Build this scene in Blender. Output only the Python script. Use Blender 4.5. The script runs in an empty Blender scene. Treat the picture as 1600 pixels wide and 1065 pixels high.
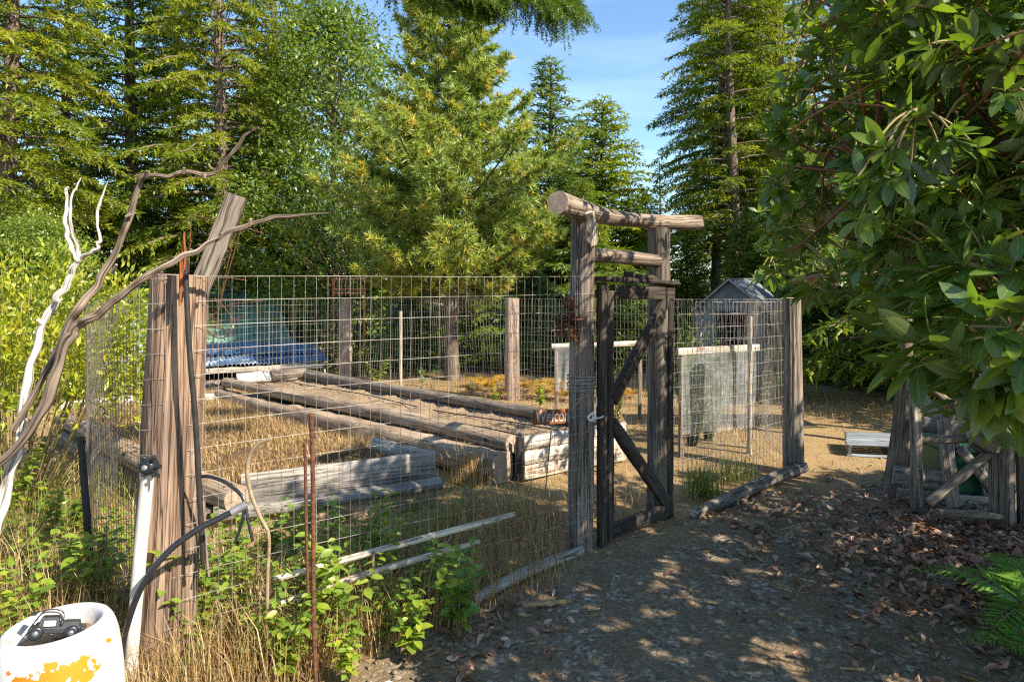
import bpy, math, random
import numpy as np
from mathutils import Vector, Matrix

# ------------------------------------------------------------------ camera
scene = bpy.context.scene
C = scene.collection
F = 1050.0            # focal length in photo pixels (1600 px wide)
EYE = 1.6
cam = bpy.data.cameras.new("camera")
cam.sensor_width = 36.0
cam.lens = 36.0 * F / 1600.0
cam.shift_y = -(532.5 - 432.0) / 1600.0
cam.clip_start = 0.05
cam.clip_end = 2000.0
camo = bpy.data.objects.new("camera", cam)
camo.location = (0, 0, EYE)
camo.rotation_euler = (math.radians(90), 0, 0)
C.objects.link(camo)
scene.camera = camo

# ------------------------------------------------------------------ sky, sun, exposure
SUN_AZ = 54.0      # degrees to the right of straight behind the camera
SUN_EL = 40.0
a_, e_ = math.radians(SUN_AZ), math.radians(SUN_EL)
TO_SUN = Vector((math.sin(a_) * math.cos(e_), -math.cos(a_) * math.cos(e_), math.sin(e_)))
world = bpy.data.worlds.new("World")
scene.world = world
world.use_nodes = True
wn, wl = world.node_tree.nodes, world.node_tree.links
wn.clear()
sky = wn.new("ShaderNodeTexSky")
sky.sky_type = 'NISHITA'
sky.sun_disc = False
sky.sun_elevation = e_
sky.sun_rotation = math.atan2(TO_SUN.x, TO_SUN.y)
sky.air_density = 1.0
sky.dust_density = 0.15
sky.ozone_density = 3.0
tcw = wn.new("ShaderNodeTexCoord")
mpw = wn.new("ShaderNodeMapping")
mpw.inputs['Scale'].default_value = (1.2, 2.2, 6.0)
mpw.inputs['Rotation'].default_value = (0.0, 0.25, 0.4)
nzw = wn.new("ShaderNodeTexNoise")
nzw.inputs['Scale'].default_value = 1.7
nzw.inputs['Detail'].default_value = 7
nzw.inputs['Roughness'].default_value = 0.58
nzw.inputs['Distortion'].default_value = 0.6
rpw = wn.new("ShaderNodeValToRGB")
rpw.color_ramp.elements[0].position = 0.47
rpw.color_ramp.elements[0].color = (0, 0, 0, 1)
rpw.color_ramp.elements[1].position = 0.8
rpw.color_ramp.elements[1].color = (0.22, 0.22, 0.22, 1)
mxw = wn.new("ShaderNodeMix")
mxw.data_type = 'RGBA'
mxw.inputs[7].default_value = (7.5, 8.2, 9.0, 1)
bgw = wn.new("ShaderNodeBackground")
bgw.inputs['Strength'].default_value = 0.105
ouw = wn.new("ShaderNodeOutputWorld")
wl.new(tcw.outputs['Generated'], mpw.inputs['Vector'])
wl.new(mpw.outputs[0], nzw.inputs['Vector'])
wl.new(nzw.outputs[0], rpw.inputs[0])
wl.new(rpw.outputs[0], mxw.inputs[0])
wl.new(sky.outputs[0], mxw.inputs[6])
tnw = wn.new("ShaderNodeMix")
tnw.data_type = 'RGBA'
tnw.blend_type = 'MULTIPLY'
tnw.inputs[0].default_value = 1.0
tnw.inputs[7].default_value = (0.90, 1.0, 1.04, 1)
wl.new(mxw.outputs[2], tnw.inputs[6])
wl.new(tnw.outputs[2], bgw.inputs['Color'])
wl.new(bgw.outputs[0], ouw.inputs['Surface'])

sun = bpy.data.lights.new("sun", 'SUN')
sun.energy = 4.5
sun.angle = math.radians(0.5)
sun.color = (1.0, 0.90, 0.74)
suno = bpy.data.objects.new("sun", sun)
suno.rotation_euler = TO_SUN.to_track_quat('Z', 'Y').to_euler()
suno.location = (8, -4, 9)
C.objects.link(suno)

scene.view_settings.view_transform = 'Standard'
scene.view_settings.look = 'None'
scene.view_settings.exposure = 1.25
scene.view_settings.gamma = 1.0
scene.view_settings.use_curve_mapping = False
scene.cycles.max_bounces = 6
scene.cycles.diffuse_bounces = 3
scene.cycles.glossy_bounces = 2
scene.cycles.transmission_bounces = 4
scene.cycles.transparent_max_bounces = 6
scene.cycles.caustics_reflective = False
scene.cycles.caustics_refractive = False
scene.cycles.sample_clamp_indirect = 6.0
scene.cycles.use_denoising = False
scene.cycles.pixel_filter_type = 'BLACKMAN_HARRIS'
scene.cycles.filter_width = 1.2
scene.cycles.denoiser = 'OPENIMAGEDENOISE'
try:
    scene.cycles.denoising_prefilter = 'ACCURATE'
except Exception:
    pass

# ------------------------------------------------------------------ layout helpers
def smooth(a, b, x):
    t = np.clip((np.asarray(x, float) - a) / (b - a), 0, 1)
    return t * t * (3 - 2 * t)

def gz(x, y):
    """height of the ground"""
    x = np.asarray(x, float); y = np.asarray(y, float)
    z = -0.03 * np.clip(y - 4.0, 0, 12.0)
    v = 0.7071 * (y - x)
    z = z - 1.7 * smooth(10.9, 14.5, v)
    return z

def at(x, y, d):
    """a point seen at photo pixel x, y at depth d"""
    return Vector(((x - 800.0) / F * d, d, EYE - (y - 432.0) / F * d))

def onground(x, d, dz=0.0):
    X = (x - 800.0) / F * d
    return Vector((X, d, float(gz(X, d)) + dz))

def G(x, y):
    """ground point under photo pixel"""
    s = (y - 432.0) / F
    d = EYE / s
    if d > 4:
        d = (EYE - 0.12) / (s - 0.03)
    return Vector(((x - 800.0) / F * d, d, EYE - s * d))

# ------------------------------------------------------------------ materials
def newmat(name):
    m = bpy.data.materials.new(name)
    m.use_nodes = True
    nt = m.node_tree
    nt.nodes.clear()
    out = nt.nodes.new("ShaderNodeOutputMaterial")
    return m, nt.nodes, nt.links, out

def ramp(n, stops):
    r = n.new("ShaderNodeValToRGB")
    els = r.color_ramp.elements
    while len(els) < len(stops):
        els.new(0.5)
    for e, (p, c) in zip(els, stops):
        e.position = p
        e.color = (c[0], c[1], c[2], 1)
    return r

def noise(n, l, vec, scale, detail=4, rough=0.55, dist=0.0):
    t = n.new("ShaderNodeTexNoise")
    t.inputs['Scale'].default_value = scale
    t.inputs['Detail'].default_value = detail
    t.inputs['Roughness'].default_value = rough
    t.inputs['Distortion'].default_value = dist
    if vec is not None:
        l.new(vec, t.inputs['Vector'])
    return t

def math_(n, l, op, a, b=None):
    t = n.new("ShaderNodeMath")
    t.operation = op
    for i, v in enumerate((a, b)):
        if v is None:
            continue
        if isinstance(v, (int, float)):
            t.inputs[i].default_value = v
        else:
            l.new(v, t.inputs[i])
    return t.outputs[0]

def mixc(n, l, fac, a, b, mode='MIX'):
    t = n.new("ShaderNodeMix")
    t.data_type = 'RGBA'
    t.blend_type = mode
    for idx, v in ((0, fac), (6, a), (7, b)):
        if isinstance(v, (int, float)):
            t.inputs[idx].default_value = v
        elif isinstance(v, tuple):
            t.inputs[idx].default_value = (v[0], v[1], v[2], 1)
        else:
            l.new(v, t.inputs[idx])
    return t.outputs[2]

def wood(name, dark, mid, light, rough=0.85, bump=0.6, fibre=130.0, stain=None):
    """weathered timber; UV is metres (around, along)"""
    m, n, l, out = newmat(name)
    uv = n.new("ShaderNodeUVMap")
    oi = n.new("ShaderNodeObjectInfo")
    add = n.new("ShaderNodeVectorMath"); add.operation = 'ADD'
    l.new(uv.outputs[0], add.inputs[0])
    cx = n.new("ShaderNodeCombineXYZ")
    l.new(math_(n, l, 'MULTIPLY', oi.outputs['Random'], 37.0), cx.inputs[0])
    l.new(math_(n, l, 'MULTIPLY', oi.outputs['Random'], 91.0), cx.inputs[1])
    l.new(cx.outputs[0], add.inputs[1])
    def mp(sx, sy):
        k = n.new("ShaderNodeMapping")
        k.inputs['Scale'].default_value = (sx, sy, 1)
        l.new(add.outputs[0], k.inputs['Vector'])
        return k.outputs[0]
    fine = noise(n, l, mp(fibre, 4.0), 1.0, 6, 0.65, 0.3)
    broad = noise(n, l, mp(28.0, 1.3), 1.0, 4, 0.6, 0.4)
    blot = noise(n, l, mp(5.0, 2.0), 1.0, 3, 0.5)
    s = math_(n, l, 'ADD', math_(n, l, 'MULTIPLY', fine.outputs[0], 0.5), math_(n, l, 'MULTIPLY', broad.outputs[0], 0.5))
    r = ramp(n, [(0.34, dark), (0.47, mid), (0.62, light)])
    l.new(s, r.inputs[0])
    tint = ramp(n, [(0.35, (0.72, 0.70, 0.70)), (0.65, (1.12, 1.08, 1.0))])
    l.new(blot.outputs[0], tint.inputs[0])
    col = mixc(n, l, 1.0, r.outputs[0], tint.outputs[0], 'MULTIPLY')
    val = math_(n, l, 'ADD', math_(n, l, 'MULTIPLY', oi.outputs['Random'], 0.35), 0.82)
    hs = n.new("ShaderNodeHueSaturation")
    l.new(val, hs.inputs['Value'])
    l.new(col, hs.inputs['Color'])
    col = hs.outputs[0]
    crk = noise(n, l, mp(34.0, 0.9), 1.0, 3, 0.55, 0.25)
    cf = math_(n, l, 'MULTIPLY', math_(n, l, 'ABSOLUTE', math_(n, l, 'SUBTRACT', crk.outputs[0], 0.5)), 26.0)
    cr_ = ramp(n, [(0.0, (0.22, 0.20, 0.19)), (0.75, (1, 1, 1))])
    l.new(cf, cr_.inputs[0])
    col = mixc(n, l, 1.0, col, cr_.outputs[0], 'MULTIPLY')
    kv = n.new("ShaderNodeTexVoronoi")
    kv.inputs['Scale'].default_value = 1.0
    l.new(mp(8.5, 3.2), kv.inputs['Vector'])
    ksep = n.new("ShaderNodeSeparateColor"); l.new(kv.outputs['Color'], ksep.inputs[0])
    kd = math_(n, l, 'ADD', kv.outputs['Distance'], math_(n, l, 'MULTIPLY', math_(n, l, 'LESS_THAN', ksep.outputs[0], 0.62), 1.0))
    kr = ramp(n, [(0.05, (0.30, 0.24, 0.20)), (0.085, (0.75, 0.66, 0.58)), (0.11, (0.45, 0.40, 0.36)), (0.16, (1, 1, 1))])
    l.new(kd, kr.inputs[0])
    col = mixc(n, l, 1.0, col, kr.outputs[0], 'MULTIPLY')
    if stain:
        stn = noise(n, l, mp(9.0, 6.0), 1.0, 5, 0.7)
        sr = ramp(n, [(0.55, (0, 0, 0)), (0.66, (1, 1, 1))])
        l.new(stn.outputs[0], sr.inputs[0])
        col = mixc(n, l, sr.outputs[0], col, stain)
    b = n.new("ShaderNodeBsdfPrincipled")
    l.new(col, b.inputs['Base Color'])
    b.inputs['Roughness'].default_value = rough
    b.inputs['Specular IOR Level'].default_value = 0.25
    bp = n.new("ShaderNodeBump")
    bp.inputs['Strength'].default_value = bump
    bp.inputs['Distance'].default_value = 0.006
    l.new(math_(n, l, 'ADD', s, math_(n, l, 'MULTIPLY', math_(n, l, 'MINIMUM', cf, 1.0), 0.5)), bp.inputs['Height'])
    l.new(bp.outputs[0], b.inputs['Normal'])
    l.new(b.outputs[0], out.inputs[0])
    return m

def endgrain(name, c1, c2):
    m, n, l, out = newmat(name)
    uv = n.new("ShaderNodeUVMap")
    ln = n.new("ShaderNodeVectorMath"); ln.operation = 'LENGTH'
    l.new(uv.outputs[0], ln.inputs[0])
    nz = noise(n, l, uv.outputs[0], 30.0, 6, 0.7)
    d = math_(n, l, 'ADD', math_(n, l, 'MULTIPLY', ln.outputs['Value'], 520.0), math_(n, l, 'MULTIPLY', nz.outputs[0], 14.0))
    sn = math_(n, l, 'SINE', d)
    f = math_(n, l, 'ADD', math_(n, l, 'MULTIPLY', sn, 0.09), nz.outputs[0])
    r = ramp(n, [(0.3, c1), (0.68, c2)])
    l.new(f, r.inputs[0])
    b = n.new("ShaderNodeBsdfPrincipled")
    b.inputs['Roughness'].default_value = 0.9
    l.new(r.outputs[0], b.inputs['Base Color'])
    l.new(b.outputs[0], out.inputs[0])
    return m

def leafmat(name, c_lo, c_mid, c_hi, trans=0.35, gloss=0.06, tr_tint=(1.5, 1.35, 0.6), rough=0.45, under=None, rib=None):
    m, n, l, out = newmat(name)
    at_ = n.new("ShaderNodeAttribute")
    at_.attribute_name = "tint"
    oi = n.new("ShaderNodeObjectInfo")
    t = math_(n, l, 'ADD', at_.outputs['Fac'], math_(n, l, 'MULTIPLY', math_(n, l, 'SUBTRACT', oi.outputs['Random'], 0.5), 0.22))
    r = ramp(n, [(0.1, c_lo), (0.5, c_mid), (0.92, c_hi)])
    l.new(t, r.inputs[0])
    col = r.outputs[0]
    if under:
        ge = n.new("ShaderNodeNewGeometry")
        col = mixc(n, l, ge.outputs['Backfacing'], col, under)
    if rib:
        ra_ = n.new("ShaderNodeAttribute"); ra_.attribute_name = "rib"
        rr = ramp(n, [(0.88, (0, 0, 0)), (0.95, (1, 1, 1))])
        l.new(ra_.outputs['Fac'], rr.inputs[0])
        col = mixc(n, l, math_(n, l, 'MULTIPLY', rr.outputs[0], 0.75), col, rib)
    df = n.new("ShaderNodeBsdfDiffuse")
    l.new(col, df.inputs[0])
    tr = n.new("ShaderNodeBsdfTranslucent")
    l.new(mixc(n, l, 1.0, r.outputs[0], tr_tint, 'MULTIPLY'), tr.inputs[0])
    mx = n.new("ShaderNodeMixShader")
    mx.inputs[0].default_value = trans
    l.new(df.outputs[0], mx.inputs[1])
    l.new(tr.outputs[0], mx.inputs[2])
    gl = n.new("ShaderNodeBsdfGlossy")
    gl.inputs['Roughness'].default_value = rough
    gl.inputs['Color'].default_value = (1, 1, 1, 1)
    m2 = n.new("ShaderNodeMixShader")
    m2.inputs[0].default_value = gloss
    l.new(mx.outputs[0], m2.inputs[1])
    l.new(gl.outputs[0], m2.inputs[2])
    l.new(m2.outputs[0], out.inputs[0])
    return m

def plain(name, col, rough=0.6, metal=0.0, var=0.25, scale=14.0, col2=None, bump=0.0, spec=0.4):
    m, n, l, out = newmat(name)
    tc = n.new("ShaderNodeTexCoord")
    nz = noise(n, l, tc.outputs['Object'], scale, 5, 0.65)
    c2 = col2 or tuple(c * (1 - var) for c in col)
    r = ramp(n, [(0.36, c2), (0.62, col)])
    l.new(nz.outputs[0], r.inputs[0])
    b = n.new("ShaderNodeBsdfPrincipled")
    l.new(r.outputs[0], b.inputs['Base Color'])
    b.inputs['Roughness'].default_value = rough
    b.inputs['Metallic'].default_value = metal
    b.inputs['Specular IOR Level'].default_value = spec
    if bump:
        bp = n.new("ShaderNodeBump")
        bp.inputs['Strength'].default_value = bump
        bp.inputs['Distance'].default_value = 0.01
        l.new(nz.outputs[0], bp.inputs['Height'])
        l.new(bp.outputs[0], b.inputs['Normal'])
    l.new(b.outputs[0], out.inputs[0])
    return m

M = {}
M['post'] = wood("post_wood", (0.060, 0.038, 0.026), (0.220, 0.148, 0.104), (0.375, 0.275, 0.205), bump=0.8)
M['greypost'] = wood("grey_post_wood", (0.055, 0.046, 0.038), (0.185, 0.152, 0.122), (0.33, 0.28, 0.235), bump=0.8)
M['palepost'] = wood("pale_post_wood", (0.16, 0.11, 0.08), (0.42, 0.31, 0.235), (0.60, 0.48, 0.39), bump=0.6)
M['gatewood'] = wood("dark_gate_wood", (0.020, 0.016, 0.014), (0.055, 0.044, 0.037), (0.115, 0.095, 0.080), bump=0.5)
M['bedlog'] = wood("bed_timber", (0.13, 0.09, 0.06), (0.36, 0.27, 0.19), (0.55, 0.44, 0.33), bump=0.6)
M['greyboard'] = wood("grey_board", (0.13, 0.12, 0.11), (0.31, 0.285, 0.26), (0.46, 0.43, 0.40), bump=0.5)
M['whiteboard'] = wood("bleached_board", (0.30, 0.25, 0.19), (0.60, 0.53, 0.44), (0.74, 0.68, 0.59), bump=0.4, stain=(0.22, 0.12, 0.07))
M['drift'] = wood("driftwood_brown", (0.070, 0.050, 0.036), (0.215, 0.165, 0.125), (0.37, 0.30, 0.24), bump=0.9)
M['driftwhite'] = wood("driftwood_bleached", (0.30, 0.27, 0.24), (0.62, 0.57, 0.51), (0.78, 0.74, 0.68), bump=0.7)
M['pallet'] = wood("grey_pallet_wood", (0.09, 0.08, 0.07), (0.27, 0.24, 0.21), (0.43, 0.39, 0.35), bump=0.5)  # grey wood of the broken pallet's slats
M['bluegrey'] = wood("blue_grey_pallet", (0.10, 0.12, 0.14), (0.24, 0.28, 0.32), (0.36, 0.40, 0.44), bump=0.4)
M['barklog'] = wood("patchy_bark", (0.05, 0.04, 0.035), (0.20, 0.17, 0.145), (0.48, 0.43, 0.38), bump=1.0, fibre=40.0, stain=(0.06, 0.045, 0.035))
M['stick'] = wood("pale_stick", (0.22, 0.17, 0.12), (0.52, 0.44, 0.35), (0.68, 0.60, 0.50), bump=0.4)
M['bark'] = wood("fir_bark", (0.045, 0.032, 0.025), (0.16, 0.12, 0.095), (0.30, 0.24, 0.20), bump=1.0, fibre=22.0)
M['arbark'] = wood("arbutus_bark", (0.075, 0.032, 0.016), (0.20, 0.090, 0.042), (0.32, 0.17, 0.075), rough=0.5, bump=0.3, fibre=30.0)
M['twig'] = wood("green_twig", (0.16, 0.12, 0.05), (0.34, 0.27, 0.11), (0.46, 0.40, 0.18), rough=0.6, bump=0.2)
M['end'] = endgrain("log_end_grain", (0.20, 0.13, 0.085), (0.50, 0.38, 0.28))
M['enddark'] = endgrain("dark_end_grain", (0.10, 0.07, 0.05), (0.26, 0.19, 0.14))
M['wire'] = plain("galvanised_wire", (0.40, 0.38, 0.345), 0.5, 0.3, 0.40, 6.0, (0.20, 0.155, 0.12))
M['wiredark'] = plain("old_wire", (0.26, 0.22, 0.18), 0.6, 0.3, 0.45, 9.0)
M['rust'] = plain("rusty_steel", (0.175, 0.068, 0.032), 0.9, 0.1, 0.5, 40.0, (0.075, 0.034, 0.022), 0.6)
M['rustbright'] = plain("orange_rust", (0.36, 0.110, 0.030), 0.9, 0.0, 0.4, 25.0, (0.20, 0.06, 0.02), 0.5)
M['blackplastic'] = plain("black_plastic", (0.018, 0.02, 0.024), 0.32, 0, 0.3, 20, spec=0.6)
M['greymetal'] = plain("grey_metal", (0.38, 0.37, 0.36), 0.4, 0.6, 0.3, 30)
M['pvc'] = plain("white_pipe", (0.74, 0.70, 0.63), 0.5, 0, 0.2, 8, (0.50, 0.45, 0.38))
M['whiterope'] = plain("white_rope", (0.75, 0.74, 0.72), 0.8, 0, 0.2, 30)
M['steelpost'] = plain("dark_steel_post", (0.05, 0.045, 0.04), 0.6, 0.4, 0.4, 30)
M['rod'] = plain("tan_rod", (0.36, 0.27, 0.17), 0.6, 0.1, 0.4, 25)
M['tarp'] = plain("grey_tarp", (0.22, 0.235, 0.26), 0.6, 0, 0.25, 3.0, (0.13, 0.14, 0.16), 0.5)
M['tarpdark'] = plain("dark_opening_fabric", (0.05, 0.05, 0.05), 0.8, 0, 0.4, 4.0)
M['roofgreen'] = plain("green_roof_metal", (0.17, 0.30, 0.24), 0.42, 0.0, 0.2, 1.5, (0.10, 0.20, 0.165))
M['roofblue'] = plain("blue_roof_sheet", (0.13, 0.25, 0.42), 0.38, 0, 0.25, 2.0, (0.09, 0.18, 0.31))
M['roofpale'] = plain("pale_blue_sheet", (0.50, 0.64, 0.76), 0.4, 0, 0.2, 2.0)
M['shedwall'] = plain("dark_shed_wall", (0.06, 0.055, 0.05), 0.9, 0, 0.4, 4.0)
M['stone'] = plain("field_stone", (0.34, 0.33, 0.31), 0.9, 0, 0.4, 14.0, (0.16, 0.155, 0.15), 0.5)
M['greenplastic'] = plain("green_plastic_bin", (0.03, 0.14, 0.07), 0.45, 0, 0.3, 3.0)
M['roofbrown'] = plain("brown_roof_board", (0.20, 0.135, 0.10), 0.8, 0, 0.4, 6.0, bump=0.3)
M['whitepaint'] = plain("white_plastic", (0.75, 0.75, 0.73), 0.5, 0, 0.15, 12.0)
M['toygrey'] = plain("toy_dark_grey", (0.045, 0.045, 0.05), 0.4, 0.1, 0.4, 50.0)

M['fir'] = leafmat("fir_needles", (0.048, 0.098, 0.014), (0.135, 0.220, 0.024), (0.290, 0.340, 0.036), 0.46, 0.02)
M['firgold'] = leafmat("golden_fir_needles", (0.060, 0.105, 0.014), (0.165, 0.235, 0.026), (0.350, 0.360, 0.040), 0.46, 0.02)  # yellower green than the plain fir needles
M['spruce'] = leafmat("spruce_needles", (0.045, 0.090, 0.022), (0.115, 0.190, 0.040), (0.220, 0.290, 0.060), 0.44, 0.03)
M['pine'] = leafmat("pine_needles", (0.140, 0.215, 0.045), (0.310, 0.400, 0.075), (0.560, 0.460, 0.070), 0.42, 0.04)
M['alder'] = leafmat("small_tree_leaves", (0.085, 0.150, 0.022), (0.200, 0.290, 0.040), (0.360, 0.410, 0.090), 0.45, 0.04)
M['yellowbush'] = leafmat("yellow_green_leaves", (0.140, 0.210, 0.015), (0.350, 0.400, 0.022), (0.600, 0.520, 0.040), 0.42, 0.04)
M['weed'] = leafmat("weed_leaves", (0.085, 0.165, 0.016), (0.200, 0.320, 0.028), (0.420, 0.460, 0.045), 0.42, 0.05)
M['arbutus'] = leafmat("arbutus_leaves", (0.052, 0.110, 0.016), (0.120, 0.205, 0.026), (0.260, 0.330, 0.042), 0.44, 0.05, (1.9, 1.8, 0.5), 0.38, (0.13, 0.16, 0.06), (0.26, 0.30, 0.10))
M['fern'] = leafmat("green_bracken", (0.050, 0.150, 0.014), (0.110, 0.270, 0.022), (0.200, 0.360, 0.036), 0.40, 0.03)
M['ferngold'] = leafmat("golden_bracken", (0.260, 0.150, 0.020), (0.460, 0.270, 0.030), (0.560, 0.400, 0.060), 0.40, 0.02)
M['straw'] = leafmat("dry_grass", (0.200, 0.115, 0.040), (0.410, 0.265, 0.105), (0.590, 0.450, 0.220), 0.35, 0.03, (1.2, 1.1, 0.8))
M['grass'] = leafmat("green_grass", (0.080, 0.135, 0.020), (0.180, 0.240, 0.040), (0.380, 0.370, 0.095), 0.38, 0.03)
M['litter'] = leafmat("fallen_leaf", (0.125, 0.055, 0.027), (0.330, 0.165, 0.092), (0.600, 0.420, 0.290), 0.15, 0.05, (1.2, 1.0, 0.8))
M['broom'] = leafmat("broom_stems", (0.060, 0.110, 0.020), (0.130, 0.190, 0.035), (0.290, 0.290, 0.060), 0.35, 0.03)
# ------------------------------------------------------------------ mesh helpers
def tag(o, label=None, cat=None, group=None, kind=None):
    if label: o["label"] = label
    if cat: o["category"] = cat
    if group: o["group"] = group
    if kind: o["kind"] = kind
    return o

def empty(name, loc, label, cat, group=None, rz=0.0):
    o = bpy.data.objects.new(name, None)
    o.empty_display_size = 0.1
    o.location = loc
    o.rotation_euler = (0, 0, rz)
    C.objects.link(o)
    return tag(o, label, cat, group)

def arrays_mesh(name, V, Fc, mat=None, tint=None, uv=None, smooth_=False, matidx=None):
    """V (n,3), Fc (m,k) -> mesh datablock"""
    V = np.ascontiguousarray(V, dtype=np.float32)
    Fc = np.ascontiguousarray(Fc, dtype=np.int32)
    me = bpy.data.meshes.new(name)
    k = Fc.shape[1]
    me.vertices.add(len(V)); me.vertices.foreach_set("co", V.ravel())
    me.loops.add(Fc.size); me.loops.foreach_set("vertex_index", Fc.ravel())
    me.polygons.add(len(Fc))
    me.polygons.foreach_set("loop_start", np.arange(0, Fc.size, k, dtype=np.int32))
    if smooth_:
        me.polygons.foreach_set("use_smooth", np.ones(len(Fc), dtype=bool))
    if matidx is not None:
        me.polygons.foreach_set("material_index", np.ascontiguousarray(matidx, dtype=np.int32))
    if tint is not None:
        a = me.attributes.new("tint", 'FLOAT', 'POINT')
        a.data.foreach_set("value", np.ascontiguousarray(tint, dtype=np.float32))
    if uv is not None:
        u = me.uv_layers.new(name="UVMap")
        u.data.foreach_set("uv", np.ascontiguousarray(uv[Fc.ravel()], dtype=np.float32).ravel())
    me.update(calc_edges=True)
    me.validate()
    for m in (mat if isinstance(mat, (list, tuple)) else [mat]):
        if m is not None:
            me.materials.append(m)
    return me

def link(name, me, parent=None, loc=None):
    o = bpy.data.objects.new(name, me)
    C.objects.link(o)
    if loc is not None:
        o.location = loc
    if parent is not None:
        o.parent = parent
    return o

def merge(parts):
    """list of (V, F) -> one (V, F)"""
    off = 0; vs = []; fs = []
    for V, Fc in parts:
        vs.append(V); fs.append(Fc + off); off += len(V)
    return np.concatenate(vs), np.concatenate(fs)

def py_mesh(name, verts, faces, mats, smooth_=False, uvs=None, midx=None):
    me = bpy.data.meshes.new(name)
    me.from_pydata([tuple(v) for v in verts], [], faces)
    if uvs is not None:
        u = me.uv_layers.new(name="UVMap")
        for p in me.polygons:
            for li, vi in zip(p.loop_indices, p.vertices):
                u.data[li].uv = uvs[p.index][list(p.vertices).index(vi)] if isinstance(uvs, dict) else uvs[vi]
    for m in (mats if isinstance(mats, (list, tuple)) else [mats]):
        me.materials.append(m)
    if smooth_:
        for p in me.polygons: p.use_smooth = True
    if midx is not None:
        for p, i in zip(me.polygons, midx): p.material_index = i
    me.update()
    return me

def sines(seed, k, n):
    r = np.random.RandomState(seed)
    return r.uniform(0, 6.28, (k, n)), r.uniform(0.5, 1.0, (k,))

def tube(points, radii, nang=14, rough=0.0, crack=0, seed=1, caps=True, crack_depth=0.12):
    """tube along points -> V, quads(+cap quads), uv, material index; caps are degenerate-free fans as quads"""
    P = np.array([tuple(p) for p in points], float)
    R = np.array(radii, float)
    n = len(P)
    T = np.gradient(P, axis=0)
    T /= np.linalg.norm(T, axis=1)[:, None] + 1e-9
    ref = np.array([0.0, 0.0, 1.0]) if abs(T[0][2]) < 0.9 else np.array([1.0, 0.0, 0.0])
    N = np.zeros_like(P); B = np.zeros_like(P)
    prev = np.cross(np.cross(T[0], ref), T[0]); prev /= np.linalg.norm(prev)
    for i in range(n):
        q = prev - T[i] * np.dot(prev, T[i]); q /= np.linalg.norm(q) + 1e-9
        N[i] = q; B[i] = np.cross(T[i], q); prev = q
    L = np.concatenate([[0], np.cumsum(np.linalg.norm(np.diff(P, axis=0), axis=1))])
    th = np.linspace(0, 2 * np.pi, nang + 1)          # seam duplicated for uv
    rs = np.random.RandomState(seed)
    rr = np.ones((n, nang + 1))
    if rough > 0:
        for k in range(7):
            fa = rs.randint(1, 9); fz = rs.uniform(0.5, 9.0); ph = rs.uniform(0, 6.28); ph2 = rs.uniform(0, 6.28)
            rr += rough / (1 + 0.25 * fa) * np.sin(fa * th[None, :] + ph + 0.6 * np.sin(fz * L[:, None] + ph2)) * np.cos(fz * 0.6 * L[:, None] + ph2)
    for c in range(crack):
        c0 = rs.uniform(0, 6.28); drift = rs.uniform(-0.25, 0.25); w = rs.uniform(0.035, 0.075); z0 = rs.uniform(-0.3, 0.6) * L[-1]; z1 = z0 + rs.uniform(0.5, 1.2) * L[-1]
        wob = 0.05 * np.sin(L * rs.uniform(2, 6) + c0)
        d = np.angle(np.exp(1j * (th[None, :] - (c0 + drift * L / max(L[-1], .1) + wob)[:, None])))
        env = ((L > z0) & (L < z1)).astype(float)[:, None]
        rr -= crack_depth * np.exp(-(d / w) ** 2) * env * rs.uniform(0.5, 1.0)
    rad = R[:, None] * rr
    V = P[:, None, :] + rad[:, :, None] * (np.cos(th)[None, :, None] * N[:, None, :] + np.sin(th)[None, :, None] * B[:, None, :])
    uv = np.stack([np.broadcast_to(th[None, :] * R.mean(), (n, nang + 1)), np.broadcast_to(L[:, None], (n, nang + 1))], -1)
    W = nang + 1
    i, j = np.meshgrid(np.arange(n - 1), np.arange(nang), indexing='ij')
    a = (i * W + j).ravel()
    Fq = np.stack([a, a + 1, a + W + 1, a + W], 1)
    Fq = Fq[:, ::-1] if False else Fq
    V = V.reshape(-1, 3); uv = uv.reshape(-1, 2)
    mi = np.zeros(len(Fq), int)
    if caps:
        for e, ring in ((0, 0), (1, n - 1)):
            c = P[0] if e == 0 else P[-1]
            base = len(V)
            ringv = V[ring * W:(ring + 1) * W]
            rloc = np.stack([rad[ring] * np.cos(th), rad[ring] * np.sin(th)], 1)
            inner = c + (ringv - c) * 0.5
            V = np.concatenate([V, ringv, inner, [c]])
            uv = np.concatenate([uv, rloc, rloc * 0.5, [[0, 0]]])
            jj = np.arange(nang)
            o = base + jj
            q1 = np.stack([o, o + 1, o + 1 + W, o + W], 1)
            ci = base + 2 * W
            # inner fan as quads (pairs of segments)
            jj2 = np.arange(0, nang - 1, 2)
            q2 = np.stack([base + W + jj2, base + W + jj2 + 1, base + W + jj2 + 2, np.full(len(jj2), ci)], 1)
            q = np.concatenate([q1, q2])
            if e == 0: q = q[:, ::-1]
            q = q[:, ::-1]
            Fq = np.concatenate([Fq, q]); mi = np.concatenate([mi, np.ones(len(q), int)])
    return V, Fq, uv, mi

def cr(pts, n=8):
    """catmull-rom through pts; works on rows of any width"""
    P = np.array([tuple(p) for p in pts], float)
    P = np.vstack([2 * P[0] - P[1], P, 2 * P[-1] - P[-2]])
    out = []
    for i in range(1, len(P) - 2):
        for t in np.linspace(0, 1, n, endpoint=False):
            a, b, c, d = P[i - 1], P[i], P[i + 1], P[i + 2]
            out.append(0.5 * ((2 * b) + (-a + c) * t + (2 * a - 5 * b + 4 * c - d) * t * t + (-a + 3 * b - 3 * c + d) * t ** 3))
    out.append(P[-2])
    return np.array(out)

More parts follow.
